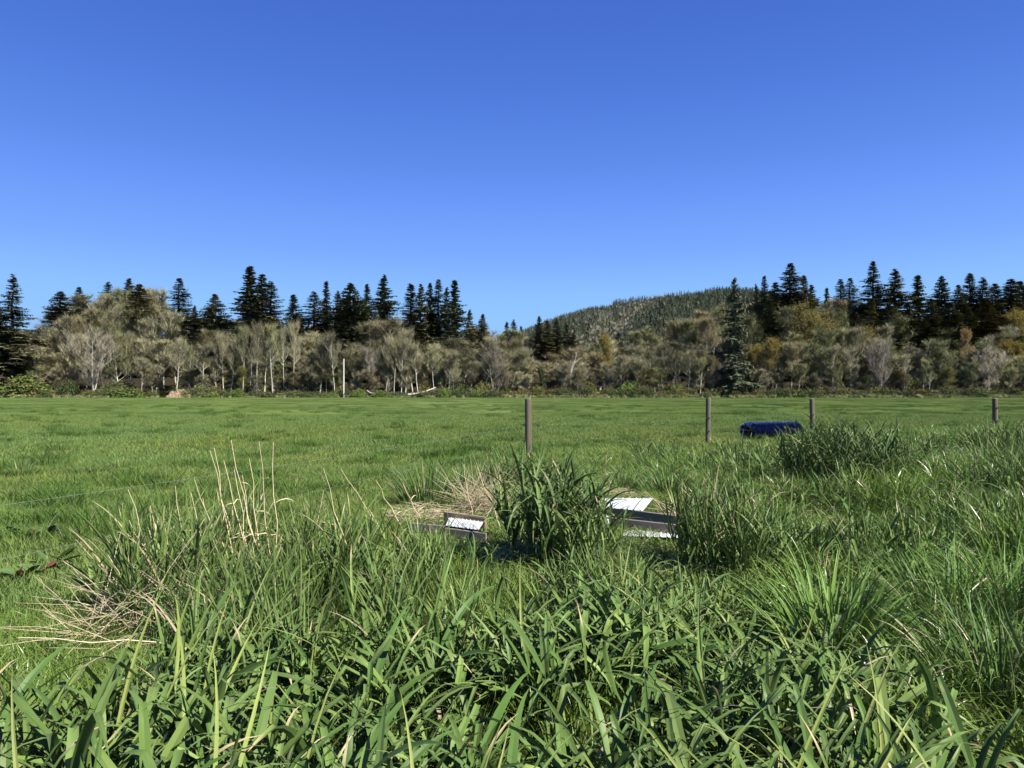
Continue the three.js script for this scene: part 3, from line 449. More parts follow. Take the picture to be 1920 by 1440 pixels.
// ------------------------------------------------------------------ weathered boards and white roofing sheets
{
  const bMat = [boardTex, boardTex2].map((t) => new THREE.MeshStandardMaterial({ map: t, bumpMap: t, bumpScale: 0.004, roughness: 0.95 }));
  const spotAt = (px, y, h) => { const d = (EYE - h) * FOCAL / (y - HORIZON); return V(sideOf(px, d), h, -d); };
  const board = (p0, p1, tall, thick, m, extra, label) => {                // p0, p1: ends of the top front edge
    const g = thing('weathered_board', label, 'board'), dir = p1.clone().sub(p0); const L = dir.length() + extra;
    const geo = new RoundedBoxGeometry(L, tall, thick, 1, 0.004); const uv = geo.attributes.uv, ps = geo.attributes.position; for (let k = 0; k < uv.count; k++) uv.setXY(k, ps.getX(k) * 0.6 + m, (ps.getY(k) + ps.getZ(k)) * 2.2 + 0.3 * m);
    const mesh = part('plank', geo, bMat[m], g); mesh.position.y = -tall / 2;
    const nailG = new THREE.CylinderGeometry(0.006, 0.006, 0.006, 8).rotateX(Math.PI / 2); for (const e of [-1, 1]) { const nn = part('nail', nailG, insMat, mesh); nn.position.set(e * (L / 2 - 0.06), tall * 0.1, thick / 2 + 0.001); }
    const mid = p0.clone().lerp(p1, 0.5); g.position.copy(mid); g.rotation.y = Math.atan2(-dir.z, dir.x); return g;
  };
  board(spotAt(1088, 944, 0.27), spotAt(1268, 966, 0.27), 0.2, 0.038, 0, 0.25, 'dark weathered board holding up the white corrugated sheet');
  board(spotAt(1148, 970, 0.22), spotAt(1278, 984, 0.22), 0.17, 0.038, 0, 0.15, 'grey weathered board in front of the sheet, pale top edge');
  board(spotAt(838, 959, 0.25), spotAt(907, 968, 0.25), 0.17, 0.038, 1, 0.06, 'brownish weathered board left of the tall clump, above the white strip');
  board(spotAt(843, 990, 0.18), spotAt(905, 998, 0.18), 0.16, 0.038, 0, 0.1, 'grey board below the white strip, left of the clump');
  board(spotAt(768, 979, 0.17), spotAt(832, 985, 0.17), 0.14, 0.038, 0, 0.02, 'straw-covered grey board at the left end of the heap');
  const sheetMat = new THREE.MeshPhysicalMaterial({ color: new THREE.Color().setRGB(0.5, 0.52, 0.54), roughness: 0.42, clearcoat: 0.3, clearcoatRoughness: 0.3, side: THREE.DoubleSide });
  const sheet = (c, label) => {                                             // c: near left, near right, far right, far left
    const g = thing('roofing_sheet', label, 'metal sheet'), bf = new Buf(), n = 128, o = c[0].clone();
    const up = c[1].clone().sub(c[0]).cross(c[3].clone().sub(c[0])).normalize(); if (up.y < 0) up.negate();
    for (const off of [0]) { const rows = []; for (let j = 0; j <= 1; j++) { const row = []; for (let i = 0; i <= n; i++) { const u = i / n, p = c[0].clone().lerp(c[1], u).lerp(c[3].clone().lerp(c[2], u), j), ph = (u * 9 + 0.5) % 1, rib = ph < 0.22 ? smooth(0, 0.05, ph) * (1 - smooth(0.17, 0.22, ph)) * 0.009 : 0; p.addScaledVector(up, rib + off).sub(o); row.push(bf.v(p.x, p.y, p.z, [1, 1, 1])); } rows.push(row); } for (let i = 0; i < n; i++) { bf.tri(rows[0][i], rows[0][i + 1], rows[1][i]); bf.tri(rows[0][i + 1], rows[1][i + 1], rows[1][i]); } }
    part('panel', bf.geo(true), sheetMat, g); g.position.copy(o); return g;
  };
  sheet([spotAt(1100, 948, 0.275), spotAt(1205, 957.5, 0.275), spotAt(1224, 934, 0.30), spotAt(1108, 934, 0.30)], 'white corrugated metal sheet lying slanted on the back board');
  sheet([spotAt(836, 985, 0.185), spotAt(898, 993, 0.185), spotAt(908, 976, 0.2), spotAt(842, 970, 0.2)], 'white metal strip showing between the two left boards');
  sheet([spotAt(850, 1016, 0.06), spotAt(903, 1021, 0.06), spotAt(905, 1013, 0.07), spotAt(848, 1007, 0.07)], 'white metal scrap glimpsed through grass below the left boards');
  sheet([spotAt(1165, 1004, 0.12), spotAt(1282, 1008, 0.12), spotAt(1284, 996, 0.13), spotAt(1165, 994, 0.13)], 'white metal scrap at the foot of the front right board');
  sheet([spotAt(1055, 972, 0.2), spotAt(1142, 982, 0.2), spotAt(1140, 966, 0.21), spotAt(1060, 958, 0.21)], 'white metal scrap glimpsed behind the tall clump');
}

// ------------------------------------------------------------------ grasses
const trampled = (x, d) => Math.exp(-(((x - 6.9) / 2.6) ** 2 + ((d - 20.6) / 2.6) ** 2));   // grazed and worn round the roll
const fenceDepth = curve(FENCE.map(([x, d]) => [x, d]).sort((a, b) => a[0] - b[0]));
const inFrame = (x, d, m = 0.6) => d > 0.8 && Math.abs(x) < 0.7215 * d + m;
const REED_POLY = [[-3.25, 5.9], [-2.9, 4.9], [-2.35, 4.3], [-1.65, 3.6], [-1.5, 3.0], [-1.75, 2.4], [-1.6, 1.2], [0.9, 1.2], [1.0, 1.7], [1.35, 2.4], [1.6, 3.2], [1.62, 4.4], [1.8, 5.1], [1.2, 5.3], [0.2, 5.3], [-0.45, 5.7], [-1.4, 6.3], [-2.5, 6.3]];
function inPoly(P, x, y) { let c = false; for (let i = 0, j = P.length - 1; i < P.length; j = i++) if ((P[i][1] > y) !== (P[j][1] > y) && x < (P[j][0] - P[i][0]) * (y - P[i][1]) / (P[j][1] - P[i][1]) + P[i][0]) c = !c; return c; }
const inReeds = (x, d) => inPoly(REED_POLY, x + 0.5 * (fbm(x * 2, d * 2) - 0.5), d + 0.5 * (fbm(x * 2 + 40, d * 2) - 0.5));
const beyondFence = (x, d) => d > fenceDepth(x);
const GREEN = [0.078, 0.142, 0.022], LUSH = [0.112, 0.175, 0.024], BLUE = [0.064, 0.115, 0.038], STRAW = [0.4, 0.33, 0.2], PASTURE = [0.116, 0.186, 0.052];

// short pasture sward in three grades of fineness
function swardGeo(seed, size, n, h, w, segs, spreadEdge) {
  const R = rng(seed), b = new Buf();
  for (let k = 0; k < n; k++) {
    const x = (R() + (R() - 0.5) * spreadEdge - 0.5) * size, z = (R() + (R() - 0.5) * spreadEdge - 0.5) * size, clump = fbm(x / size * 5 + seed, z / size * 5, 2);
    const c = R() < 0.035 ? shade([0.3, 0.26, 0.13], 0.8 + 0.4 * R()) : shade(blend(PASTURE, LUSH, R() * 0.5), 0.7 + 0.6 * R());
    const len = h * (0.45 + 0.9 * clump) * (0.6 + 0.7 * R());
    if (segs === 1) { const yaw = R() * 6.283, ln = len * (0.3 + 0.7 * R()); b.sliver(V(x, -0.01, z), V(x + Math.cos(yaw) * ln * 0.7, len, z + Math.sin(yaw) * ln * 0.7), w * (0.7 + 0.6 * R()), c); }
    else b.blade(x, -0.01, z, R() * 6.283, len * 1.15, w * (0.7 + 0.6 * R()), 0.1 + 0.5 * R(), 0.5 + 0.9 * R(), segs, c, { twist: (R() - 0.5) * 1.5 });
  }
  return b.geo(segs === 1);
}
const grassMat = leafMat({ clearcoat: 0.5, clearcoatRoughness: 0.3 }), swardMat = leafMat({ clearcoat: 0.04 });
{
  const near = [1, 2, 3].map((s) => swardGeo(800 + s, 0.8, 1250, 0.12, 0.0058, 3, 0.3)), midg = [1, 2, 3].map((s) => swardGeo(820 + s, 1.6, 1900, 0.115, 0.0105, 2, 0.3)), farg = [1, 2, 3].map((s) => swardGeo(840 + s, 4, 3600, 0.1, 0.03, 1, 0.3));
  const geos = [...near, ...midg, ...farg], items = [], R = rng(81);
  const put = (grade, cell, d0, d1) => { for (let d = d0; d < d1; d += cell) for (let x = -0.78 * d - cell * 1.5 - 0.6; x < 0.78 * d + cell * 1.5 + 0.6; x += cell) {
    const xx = x + (R() - 0.5) * cell * 0.5, dd = d + (R() - 0.5) * cell * 0.5; if (dd > 197.5 || (inReeds(xx, dd) && inReeds(xx - 0.35, dd) && inReeds(xx + 0.35, dd))) continue;
    const patch = fbm(xx * 0.25 + 7, dd * 0.25), fine = fbm(xx * 0.9, dd * 0.9 + 3), far = fbm(xx * 0.05, dd * 0.035 + 11), k = 0.93 + 0.14 * far + 0.14 * (fine - 0.5), warm = 0.9 + 0.3 * patch;
    const worn = trampled(xx, dd), hs = (0.75 + 0.6 * fine) * (1 - 0.55 * worn) * (xx > -1.2 && xx < 1.9 && dd > 5.4 && dd < 8.4 ? 0.4 : 1); items.push([grade * 3 + Math.floor(R() * 3), xx, landY(xx, dd), -dd, Math.floor(R() * 4) * Math.PI / 2 + R() * 0.4, 1, hs, 1, k * warm * (1 + 0.35 * worn), k, k * (1.15 - 0.3 * patch)]); } };
  put(0, 0.62, 2.2, 15); put(1, 1.25, 15, 46); put(2, 3.2, 46, 198);
  scatter('pasture_grass', geos, swardMat, items, 'short grazed green pasture grass covering the flat field', 'grass');
}
// finer, longer meadow grass on the near side of the fence
function meadowGeo(seed, n, h, w, o = {}) {
  const R = rng(seed), b = new Buf();
  for (let k = 0; k < n; k++) {
    const a = R() * 6.283, r = (o.r ?? 0.16) * Math.sqrt(R()), yaw = R() < 0.7 ? a + (R() - 0.5) * 1.6 : R() * 6.283;
    const c = R() < (o.dry ?? 0.05) ? shade(STRAW, 0.7 + 0.4 * R()) : shade(blend(o.c0 ?? LUSH, o.c1 ?? GREEN, R()), 0.75 + 0.5 * R());
    b.blade(Math.cos(a) * r, -0.02, Math.sin(a) * r, yaw, h * (0.5 + 0.7 * R()), w * (0.7 + 0.6 * R()), (o.lean ?? 0.12) + 0.4 * R(), (o.bend ?? 0.9) * (0.5 + 1.1 * R()), o.segs ?? 5, c, { twist: (R() - 0.5) * 2, spin: (R() - 0.5) * 1.8, power: 1.5 });
  }
  return b.geo();
}
const MEADOW = [1, 2, 3, 4].map((s) => meadowGeo(900 + s, 42, 0.44, 0.0092, { bend: 1.25, dry: 0.04 }));
const LAWN = [1, 2, 3].map((s) => meadowGeo(940 + s, 85, 0.25, 0.0042, { bend: 0.7, r: 0.14, c0: [0.125, 0.195, 0.024], c1: [0.095, 0.165, 0.024], dry: 0.03 }));
{
  const items = [], R = rng(83), geos = [...MEADOW, ...LAWN];
  const cell = 0.145;
  for (let d = 1.3; d < 25; d += cell * (d > 12 ? 1.5 : 1)) for (let x = -0.74 * d - 1; x < 0.74 * d + 1; x += cell * (d > 12 ? 1.5 : 1)) {
    const xx = x + (R() - 0.5) * cell, dd = d + (R() - 0.5) * cell; if (beyondFence(xx, dd + 0.3 + 1.2 * (fbm(xx, dd) - 0.5))) continue;
    const boardy = xx > -1.3 && xx < 2.0 && dd > 5.2 && dd < 8.6; if (boardy && R() < (dd > 6.5 ? 0.9 : 0.45)) continue;
    const leftLawn = xx < -0.25 * dd + 1.2 && dd < 12, reed = inReeds(xx, dd), n1 = fbm(xx * 0.8 + 5, dd * 0.8), n2 = fbm(xx * 0.35, dd * 0.35 + 8);
    if (reed && R() < 0.84) continue;
    const toFence = clamp((fenceDepth(xx) - dd - 0.5) / 7) * (boardy ? 0.1 : 1), rightness = smooth(0.5, 4, xx);
    const big = clumpAt(xx, dd, 0.75, 3), dome = clamp(1.3 - 1.35 * big[2], 0.2, 1.3) * (0.45 + 1.0 * big[3]);
    if (!leftLawn && R() < smooth(0.42, 0.7, big[2]) * 0.9 * (dd < 14 ? 1 : 0.4)) continue;
    const y = landY(xx, dd), yaw = R() * 6.283, k = 0.78 + 0.3 * n1 + 0.18 * big[3], tx = big[0] * 0.85 + (R() - 0.5) * 0.25, tz = -big[1] * 0.85 + (R() - 0.5) * 0.25;
    if (leftLawn || reed) { const s = (0.75 + 0.6 * n1) * (reed ? 1.1 : mixn(0.45, 1, toFence)); items.push([4 + Math.floor(R() * 3), xx, y, -dd, yaw, 1, s, 1, k, k, k, tx * 0.3, tz * 0.3]); }
    else { if (R() < 0.85 * trampled(xx, dd)) continue; const s = mixn(0.4, 0.8, rightness) * dome * mixn(0.3, 1, toFence) * (0.75 + 0.5 * n1) + 0.1; items.push([Math.floor(R() * 4), xx, y, -dd, yaw, 0.9 + 0.3 * R(), s * 1.25, 0.9 + 0.3 * R(), k * (0.9 + 0.25 * n2), k, k * (1.2 - 0.4 * n2), tx, tz]); }
  }
  scatter('meadow_grass', geos, grassMat, items, 'fine arching green meadow grass on the near side of the fence', 'grass');
}
// darker, ranker tufts that the cattle left in the pasture
{
  const items = [], R = rng(87);
  for (let k = 0; k < 1500; k++) { const d = 7 + Math.pow(R(), 1.6) * 75, x = (R() * 2 - 1) * 0.74 * d; if (!beyondFence(x, d - 0.4)) continue; const big = R() < 0.25 ? 1.6 : 0.9; for (let q = 0; q < (big > 1 ? 5 : 2); q++) { const xx = x + (R() - 0.5) * 0.5 * big, dd = d + (R() - 0.5) * 0.35 * big, t = 0.55 + 0.3 * R(); items.push([Math.floor(R() * 3), xx, landY(xx, dd), -dd, R() * 6.28, 1.1 * big, (0.5 + 0.35 * R()) * big, 1.1 * big, t * 0.85, t, t * 1.3, (R() - 0.5) * 0.5, (R() - 0.5) * 0.5]); } }
  scatter('pasture_tuft', LAWN, swardMat, items, 'scattered darker rank grass tufts dotted over the pasture', 'grass');
}
// broad-leaved reed grass: a stem carrying arching leaves
function reedGeo(seed, o) { const b = new Buf(); reedShoot(b, rng(seed), o, V(0, 0, 0), 0, 0); return b.geo(); }
function reedShoot(b, R, o, root, leanX, leanZ) {
  const H = o.h * (0.8 + 0.35 * R()), n = o.leaves, az0 = R() * 6.283, tilt = 0.14 * R(), ta = R() * 6.283;
  const stem = (t) => V(root.x + (Math.cos(ta) * tilt * t + leanX) * H * t, root.y + H * t * (1 - 0.3 * (leanX * leanX + leanZ * leanZ)), root.z + (Math.sin(ta) * tilt * t + leanZ) * H * t);
  b.tube([stem(0).setY(root.y - 0.03), stem(0.35), stem(0.7), stem(0.95)], [0.0032, 0.003, 0.0024, 0.0014], 4, shade([0.11, 0.17, 0.05], 0.8 + 0.4 * R()));
  for (let k = 0; k < n; k++) {
    const t = 0.22 + 0.76 * (k + 0.6 * R()) / n, p = stem(t), az = az0 + (k % 2) * Math.PI + (R() - 0.5) * 1.3, top = t > 0.8;
    const len = o.len * (0.7 + 0.55 * R()) * (0.75 + 0.35 * Math.sin(Math.PI * t)), w = o.w * (0.7 + 0.5 * R());
    const tone = R(), c = tone < 0.012 ? shade([0.2, 0.24, 0.065], 0.9) : tone < 0.04 ? shade(STRAW, 0.65) : shade(blend(o.c0, o.c1, R()), 0.8 + 0.4 * R());
    const withered = R() < 0.1 ? { tip: 0.7 + 0.15 * R(), tipColour: shade(STRAW, 0.7 + 0.3 * R()) } : {};
    const fold = R() < o.fold ? { fold: 0.3 + 0.4 * R(), foldBy: 0.9 + 0.9 * R() } : {};
    b.blade(p.x, p.y, p.z, az, len * (R() < 0.12 ? 1.35 : 1), w * (R() < 0.2 ? 0.6 : 1), (top ? o.lean * 0.6 : o.lean) + 0.4 * R(), (top ? 0.75 : 1) * o.bend * (0.55 + 0.9 * R()), 7, c, { keel: 0.35, twist: (R() - 0.5) * 0.7, spin: (R() - 0.5) * 1.6, power: 1.6, shape: (q) => Math.min(1, 0.55 + q * 2.5) * Math.min(1, Math.pow((1 - q) * 1.9, 0.8)), ...fold, ...withered });
  }
}
const REED_C = { c0: [0.046, 0.094, 0.02], c1: [0.122, 0.176, 0.046] };
const REED_UP = [1, 2, 3, 4, 5].map((s) => reedGeo(1000 + s, { h: 0.38, leaves: 7, len: 0.36, w: 0.0165, lean: 0.16, bend: 0.5, fold: 0.07, ...REED_C }));
const REED_ARCH = [1, 2, 3, 4, 5, 6, 7].map((s) => reedGeo(1020 + s, { h: 0.34, leaves: 6, len: 0.48, w: 0.031, lean: 0.45, bend: 1.45, fold: 0.45, ...REED_C }));
const reedMat = leafMat({ clearcoat: 0.22, clearcoatRoughness: 0.4, transmission: 0.12 });
{
  const items = [], R = rng(85), geos = [...REED_UP, ...REED_ARCH], cell = 0.08;
  for (let d = 1.25; d < 7; d += cell) for (let x = -3.8; x < 2.4; x += cell) {
    const xx = x + (R() - 0.5) * cell * 1.2, dd = d + (R() - 0.5) * cell * 1.2; if (!inReeds(xx, dd) || !inFrame(xx, dd, 0.8)) continue;
    const gap = Math.exp(-(((xx + 0.45) / 0.5) ** 2 + ((dd - 4.2) / 0.75) ** 2)), thin = fbm(xx * 1.6 + 9, dd * 1.6);
    const cl = clumpAt(xx, dd, 0.72, 5); if (R() < gap * 0.93 + 0.4 * smooth(0.5, 0.3, thin) + 0.95 * smooth(0.4, 0.62, cl[2])) continue;
    const upright = smooth(3.4, 4.6, dd - 0.5 * xx) * (xx < 0.2 ? 1 : 0.35), up = R() < upright * 0.9;
    const zone = mixn(mixn(0.55, 0.86, smooth(-0.5, -1.1, xx)), 0.88, smooth(4.6, 3.0, dd));
    const s = (0.72 + 0.3 * cl[3] - 0.25 * cl[2] + 0.25 * R()) * zone * (up ? 1.08 : 1) * (up && xx < -0.4 ? 1.1 : 1), k = 0.82 + 0.3 * R() + 0.12 * cl[3], lean = up ? 0.35 : 0.75;
    items.push([up ? Math.floor(R() * 5) : 5 + Math.floor(R() * 7), xx, landY(xx, dd), -dd, R() * 6.283, s, s, s, k * (0.95 + 0.1 * R()), k, k * (0.9 + 0.25 * R()), cl[0] * lean + (R() - 0.5) * 0.3, -cl[1] * lean + (R() - 0.5) * 0.3]);
  }
  for (let d = 2.6; d < 15; d += 0.1) for (let x = 1; x < 0.74 * d + 0.6; x += 0.1) {                // looser clumps of the same grass on the right
    const xx = x + (R() - 0.5) * 0.12, dd = d + (R() - 0.5) * 0.12; if (inReeds(xx, dd) || xx < 1.7 + 0.06 * dd || beyondFence(xx, dd + 2.5)) continue;
    const cl = clumpAt(xx, dd, 1.25, 9); if (cl[3] < 0.45 || cl[2] > 0.36 || R() < 0.25) continue;
    const up = R() < 0.45, s = (0.6 + 0.5 * (cl[3] - 0.45) - 0.5 * cl[2] + 0.3 * R()) * (up ? 1.15 : 1.05), k = 0.8 + 0.3 * R();
    items.push([up ? Math.floor(R() * 5) : 5 + Math.floor(R() * 7), xx, landY(xx, dd), -dd, R() * 6.283, s * 0.85, s, s * 0.85, k * 0.95, k, k, cl[0] * 1.3 + (R() - 0.5) * 0.3, -cl[1] * 1.3 + (R() - 0.5) * 0.3]);
  }
  scatter('reed_grass', geos, reedMat, items, 'tall broad-leaved reed grass thicket filling the foreground', 'grass');
}
function reedClump(px, baseY, h, r, n, o, label) {
  const d = EYE * FOCAL / (baseY - HORIZON), x = sideOf(px, d), R = rng(Math.round(px * 3 + baseY)), b = new Buf();
  for (let k = 0; k < n; k++) { const a = R() * 6.283, q = Math.sqrt(R()), lx = Math.cos(a) * q, lz = Math.sin(a) * q; reedShoot(b, R, { h: h * (0.8 - 0.25 * q), leaves: 7, len: 0.34, w: 0.019, lean: 0.35, bend: 1.1, fold: 0.3, ...REED_C, ...o }, V(lx * r * 0.6, 0, lz * r * 0.6), lx * 0.35 + (R() - 0.5) * 0.2, lz * 0.35 + (R() - 0.5) * 0.2); }
  const g = thing('reed_clump', label, 'reed clump'); part('leaves', b.geo(), reedMat, g).userData.kind = 'stuff'; g.position.set(x, landY(x, d), -d);
}
// single tussocks that stand out: each is one plant
function tussock(x, d, h, r, n, w, o, label) {
  const R = rng(Math.round(1000 * (x + 20) + 77 * d)), b = new Buf(), dry = new Buf();
  for (let k = 0; k < n; k++) {
    const a = R() * 6.283, rr = r * 0.55 * Math.sqrt(R()), out = rr / (r * 0.55), yaw = a + (R() - 0.5) * 1.2, isDry = R() < (o.dry ?? 0.04);
    const c = isDry ? shade(STRAW, 0.75 + 0.4 * R()) : shade(blend(o.c0 ?? BLUE, o.c1 ?? GREEN, R()), 0.75 + 0.5 * R());
    const L = h * (0.75 + 0.5 * R()) * (1.15 - 0.25 * out);
    (isDry ? dry : b).blade(Math.cos(a) * rr, -0.03, Math.sin(a) * rr, yaw, L, w * (0.7 + 0.6 * R()), 0.08 + 0.35 * out + 0.15 * R(), (o.bend ?? 1.0) * (0.4 + 1.2 * R()), 7, c, { keel: w > 0.009 ? 0.3 : 0, twist: (R() - 0.5) * 1.4, spin: (R() - 0.5) * 1.8, power: 1.9, ...(R() < (o.fold ?? 0.12) ? { fold: 0.45 + 0.3 * R(), foldBy: 0.8 + 0.7 * R() } : {}) });
  }
  const g = thing('grass_tussock', label, 'grass tussock'); part('blades', b.geo(), reedMat, g).userData.kind = 'stuff'; if (dry.p.length) part('dead_blades', dry.geo(), grassMat, g).userData.kind = 'stuff';
  g.position.set(x, landY(x, d), -d); return g;
}
{
  const T = (px, baseY, h, r, n, w, o, label) => { const d = EYE * FOCAL / (baseY - HORIZON); tussock(sideOf(px, d), d, h, r, n, w, o, label); };
  reedClump(1030, 1070, 0.98, 0.5, 62, { w: 0.025, len: 0.42, fold: 0.4, c0: [0.045, 0.088, 0.022], c1: [0.1, 0.15, 0.045] }, 'big dark broad-leaved clump standing before the boards and white sheet');
  reedClump(1090, 1085, 0.62, 0.36, 40, { w: 0.018 }, 'lower broad-leaved clump right beside the big dark clump');
  reedClump(1322, 1085, 0.7, 0.4, 55, { lean: 0.2, bend: 0.6, w: 0.015, len: 0.38, fold: 0.1 }, 'upright green clump right of the grey front board');
  reedClump(1400, 1105, 0.6, 0.4, 45, { lean: 0.25, bend: 0.7, w: 0.015, fold: 0.15 }, 'green clump beside the upright one, right of the boards');
  reedClump(1572, 938, 1.26, 1.0, 180, { w: 0.021, len: 0.42, c0: [0.042, 0.08, 0.02], c1: [0.085, 0.13, 0.038] }, 'large dark domed clump below the post right of the blue roll');
  reedClump(1640, 930, 0.95, 0.8, 90, { w: 0.016 }, 'clump leaning against the large domed clump');
  T(1470, 960, 0.42, 0.45, 260, 0.01, { bend: 1.1 }, 'small clump at the left foot of the large domed clump');
  T(800, 958, 0.6, 0.5, 330, 0.009, { bend: 0.7, dry: 0.1 }, 'bushy clump behind the left boards');
  T(865, 940, 0.6, 0.4, 240, 0.009, { bend: 0.7, dry: 0.08 }, 'clump between the left boards and the nearest post');
  reedClump(985, 925, 0.72, 0.8, 80, { w: 0.014, lean: 0.3 }, 'loose clump at the foot of the nearest post');
  T(945, 915, 0.55, 0.45, 240, 0.01, { bend: 0.9 }, 'small clump just left of the nearest post foot');
  T(1215, 888, 0.4, 0.5, 240, 0.009, { bend: 1.0 }, 'dark low clump left of the second post');
  T(1165, 925, 0.45, 0.5, 260, 0.008, { bend: 0.9, dry: 0.12 }, 'clump growing behind the white corrugated sheet');
  T(1255, 935, 0.5, 0.5, 300, 0.008, { bend: 0.9 }, 'fine clump right of the white corrugated sheet');
  T(1682, 826, 0.42, 0.8, 260, 0.014, { bend: 1.0, c0: [0.05, 0.1, 0.025] }, 'dark low tuft in the pasture right of the third post');
  T(1760, 985, 0.5, 0.6, 330, 0.008, { bend: 1.3 }, 'pale glossy tussock in the right grass');
  T(1610, 990, 0.45, 0.5, 260, 0.008, { bend: 1.25 }, 'arching tussock below the domed clump');
  T(1735, 905, 0.55, 0.6, 340, 0.009, { bend: 1.0 }, 'upright tussock left of the rightmost post');
  T(1650, 900, 0.45, 0.5, 240, 0.009, { bend: 1.1 }, 'fine tussock between the domed clump and the rightmost post');
  T(1845, 900, 0.7, 0.7, 420, 0.009, { bend: 1.1, c0: [0.1, 0.16, 0.07] }, 'tall glossy tussock on the bank below the rightmost post');
  reedClump(1905, 880, 0.85, 1.2, 110, { w: 0.016 }, 'tallest bank tussock at the right edge of view');
  T(1880, 960, 0.6, 0.6, 340, 0.008, { bend: 1.2 }, 'tussock below the bank at the right edge');
  T(1790, 1190, 0.62, 0.55, 420, 0.008, { bend: 1.35, c0: [0.07, 0.14, 0.03] }, 'dark arching tussock low in the right foreground');
  T(1900, 1170, 0.6, 0.55, 420, 0.008, { bend: 1.3, c0: [0.07, 0.15, 0.03] }, 'dark tussock at the right edge of the foreground');
  T(1870, 1310, 0.55, 0.5, 360, 0.008, { bend: 1.4 }, 'glossy drooping tussock in the lower right corner');
  T(1560, 1240, 0.6, 0.4, 230, 0.014, { bend: 0.9, c0: [0.09, 0.17, 0.035] }, 'clump of upright broad blades at the right border of the reeds');
  T(40, 898, 0.3, 0.5, 260, 0.009, { bend: 0.7 }, 'dark tuft in the pasture at the left edge');
  T(165, 890, 0.25, 0.6, 280, 0.009, { bend: 0.8 }, 'wider bluish tuft in the left pasture');
  T(225, 880, 0.24, 0.5, 220, 0.009, { bend: 0.8 }, 'bluish tuft right of the wide left pasture tuft');
  T(300, 905, 0.22, 0.5, 200, 0.008, { bend: 0.9 }, 'small dark tuft in the pasture above the dry stalks');
  T(235, 980, 0.24, 0.4, 220, 0.007, { bend: 0.9 }, 'bluish tuft under the left fence wire');
  T(735, 856, 0.24, 0.5, 180, 0.012, { bend: 0.8 }, 'dark tuft in the pasture left of the nearest post');
  T(515, 815, 0.25, 0.7, 160, 0.018, { bend: 0.8 }, 'small far dark tuft in the middle of the left pasture');
}
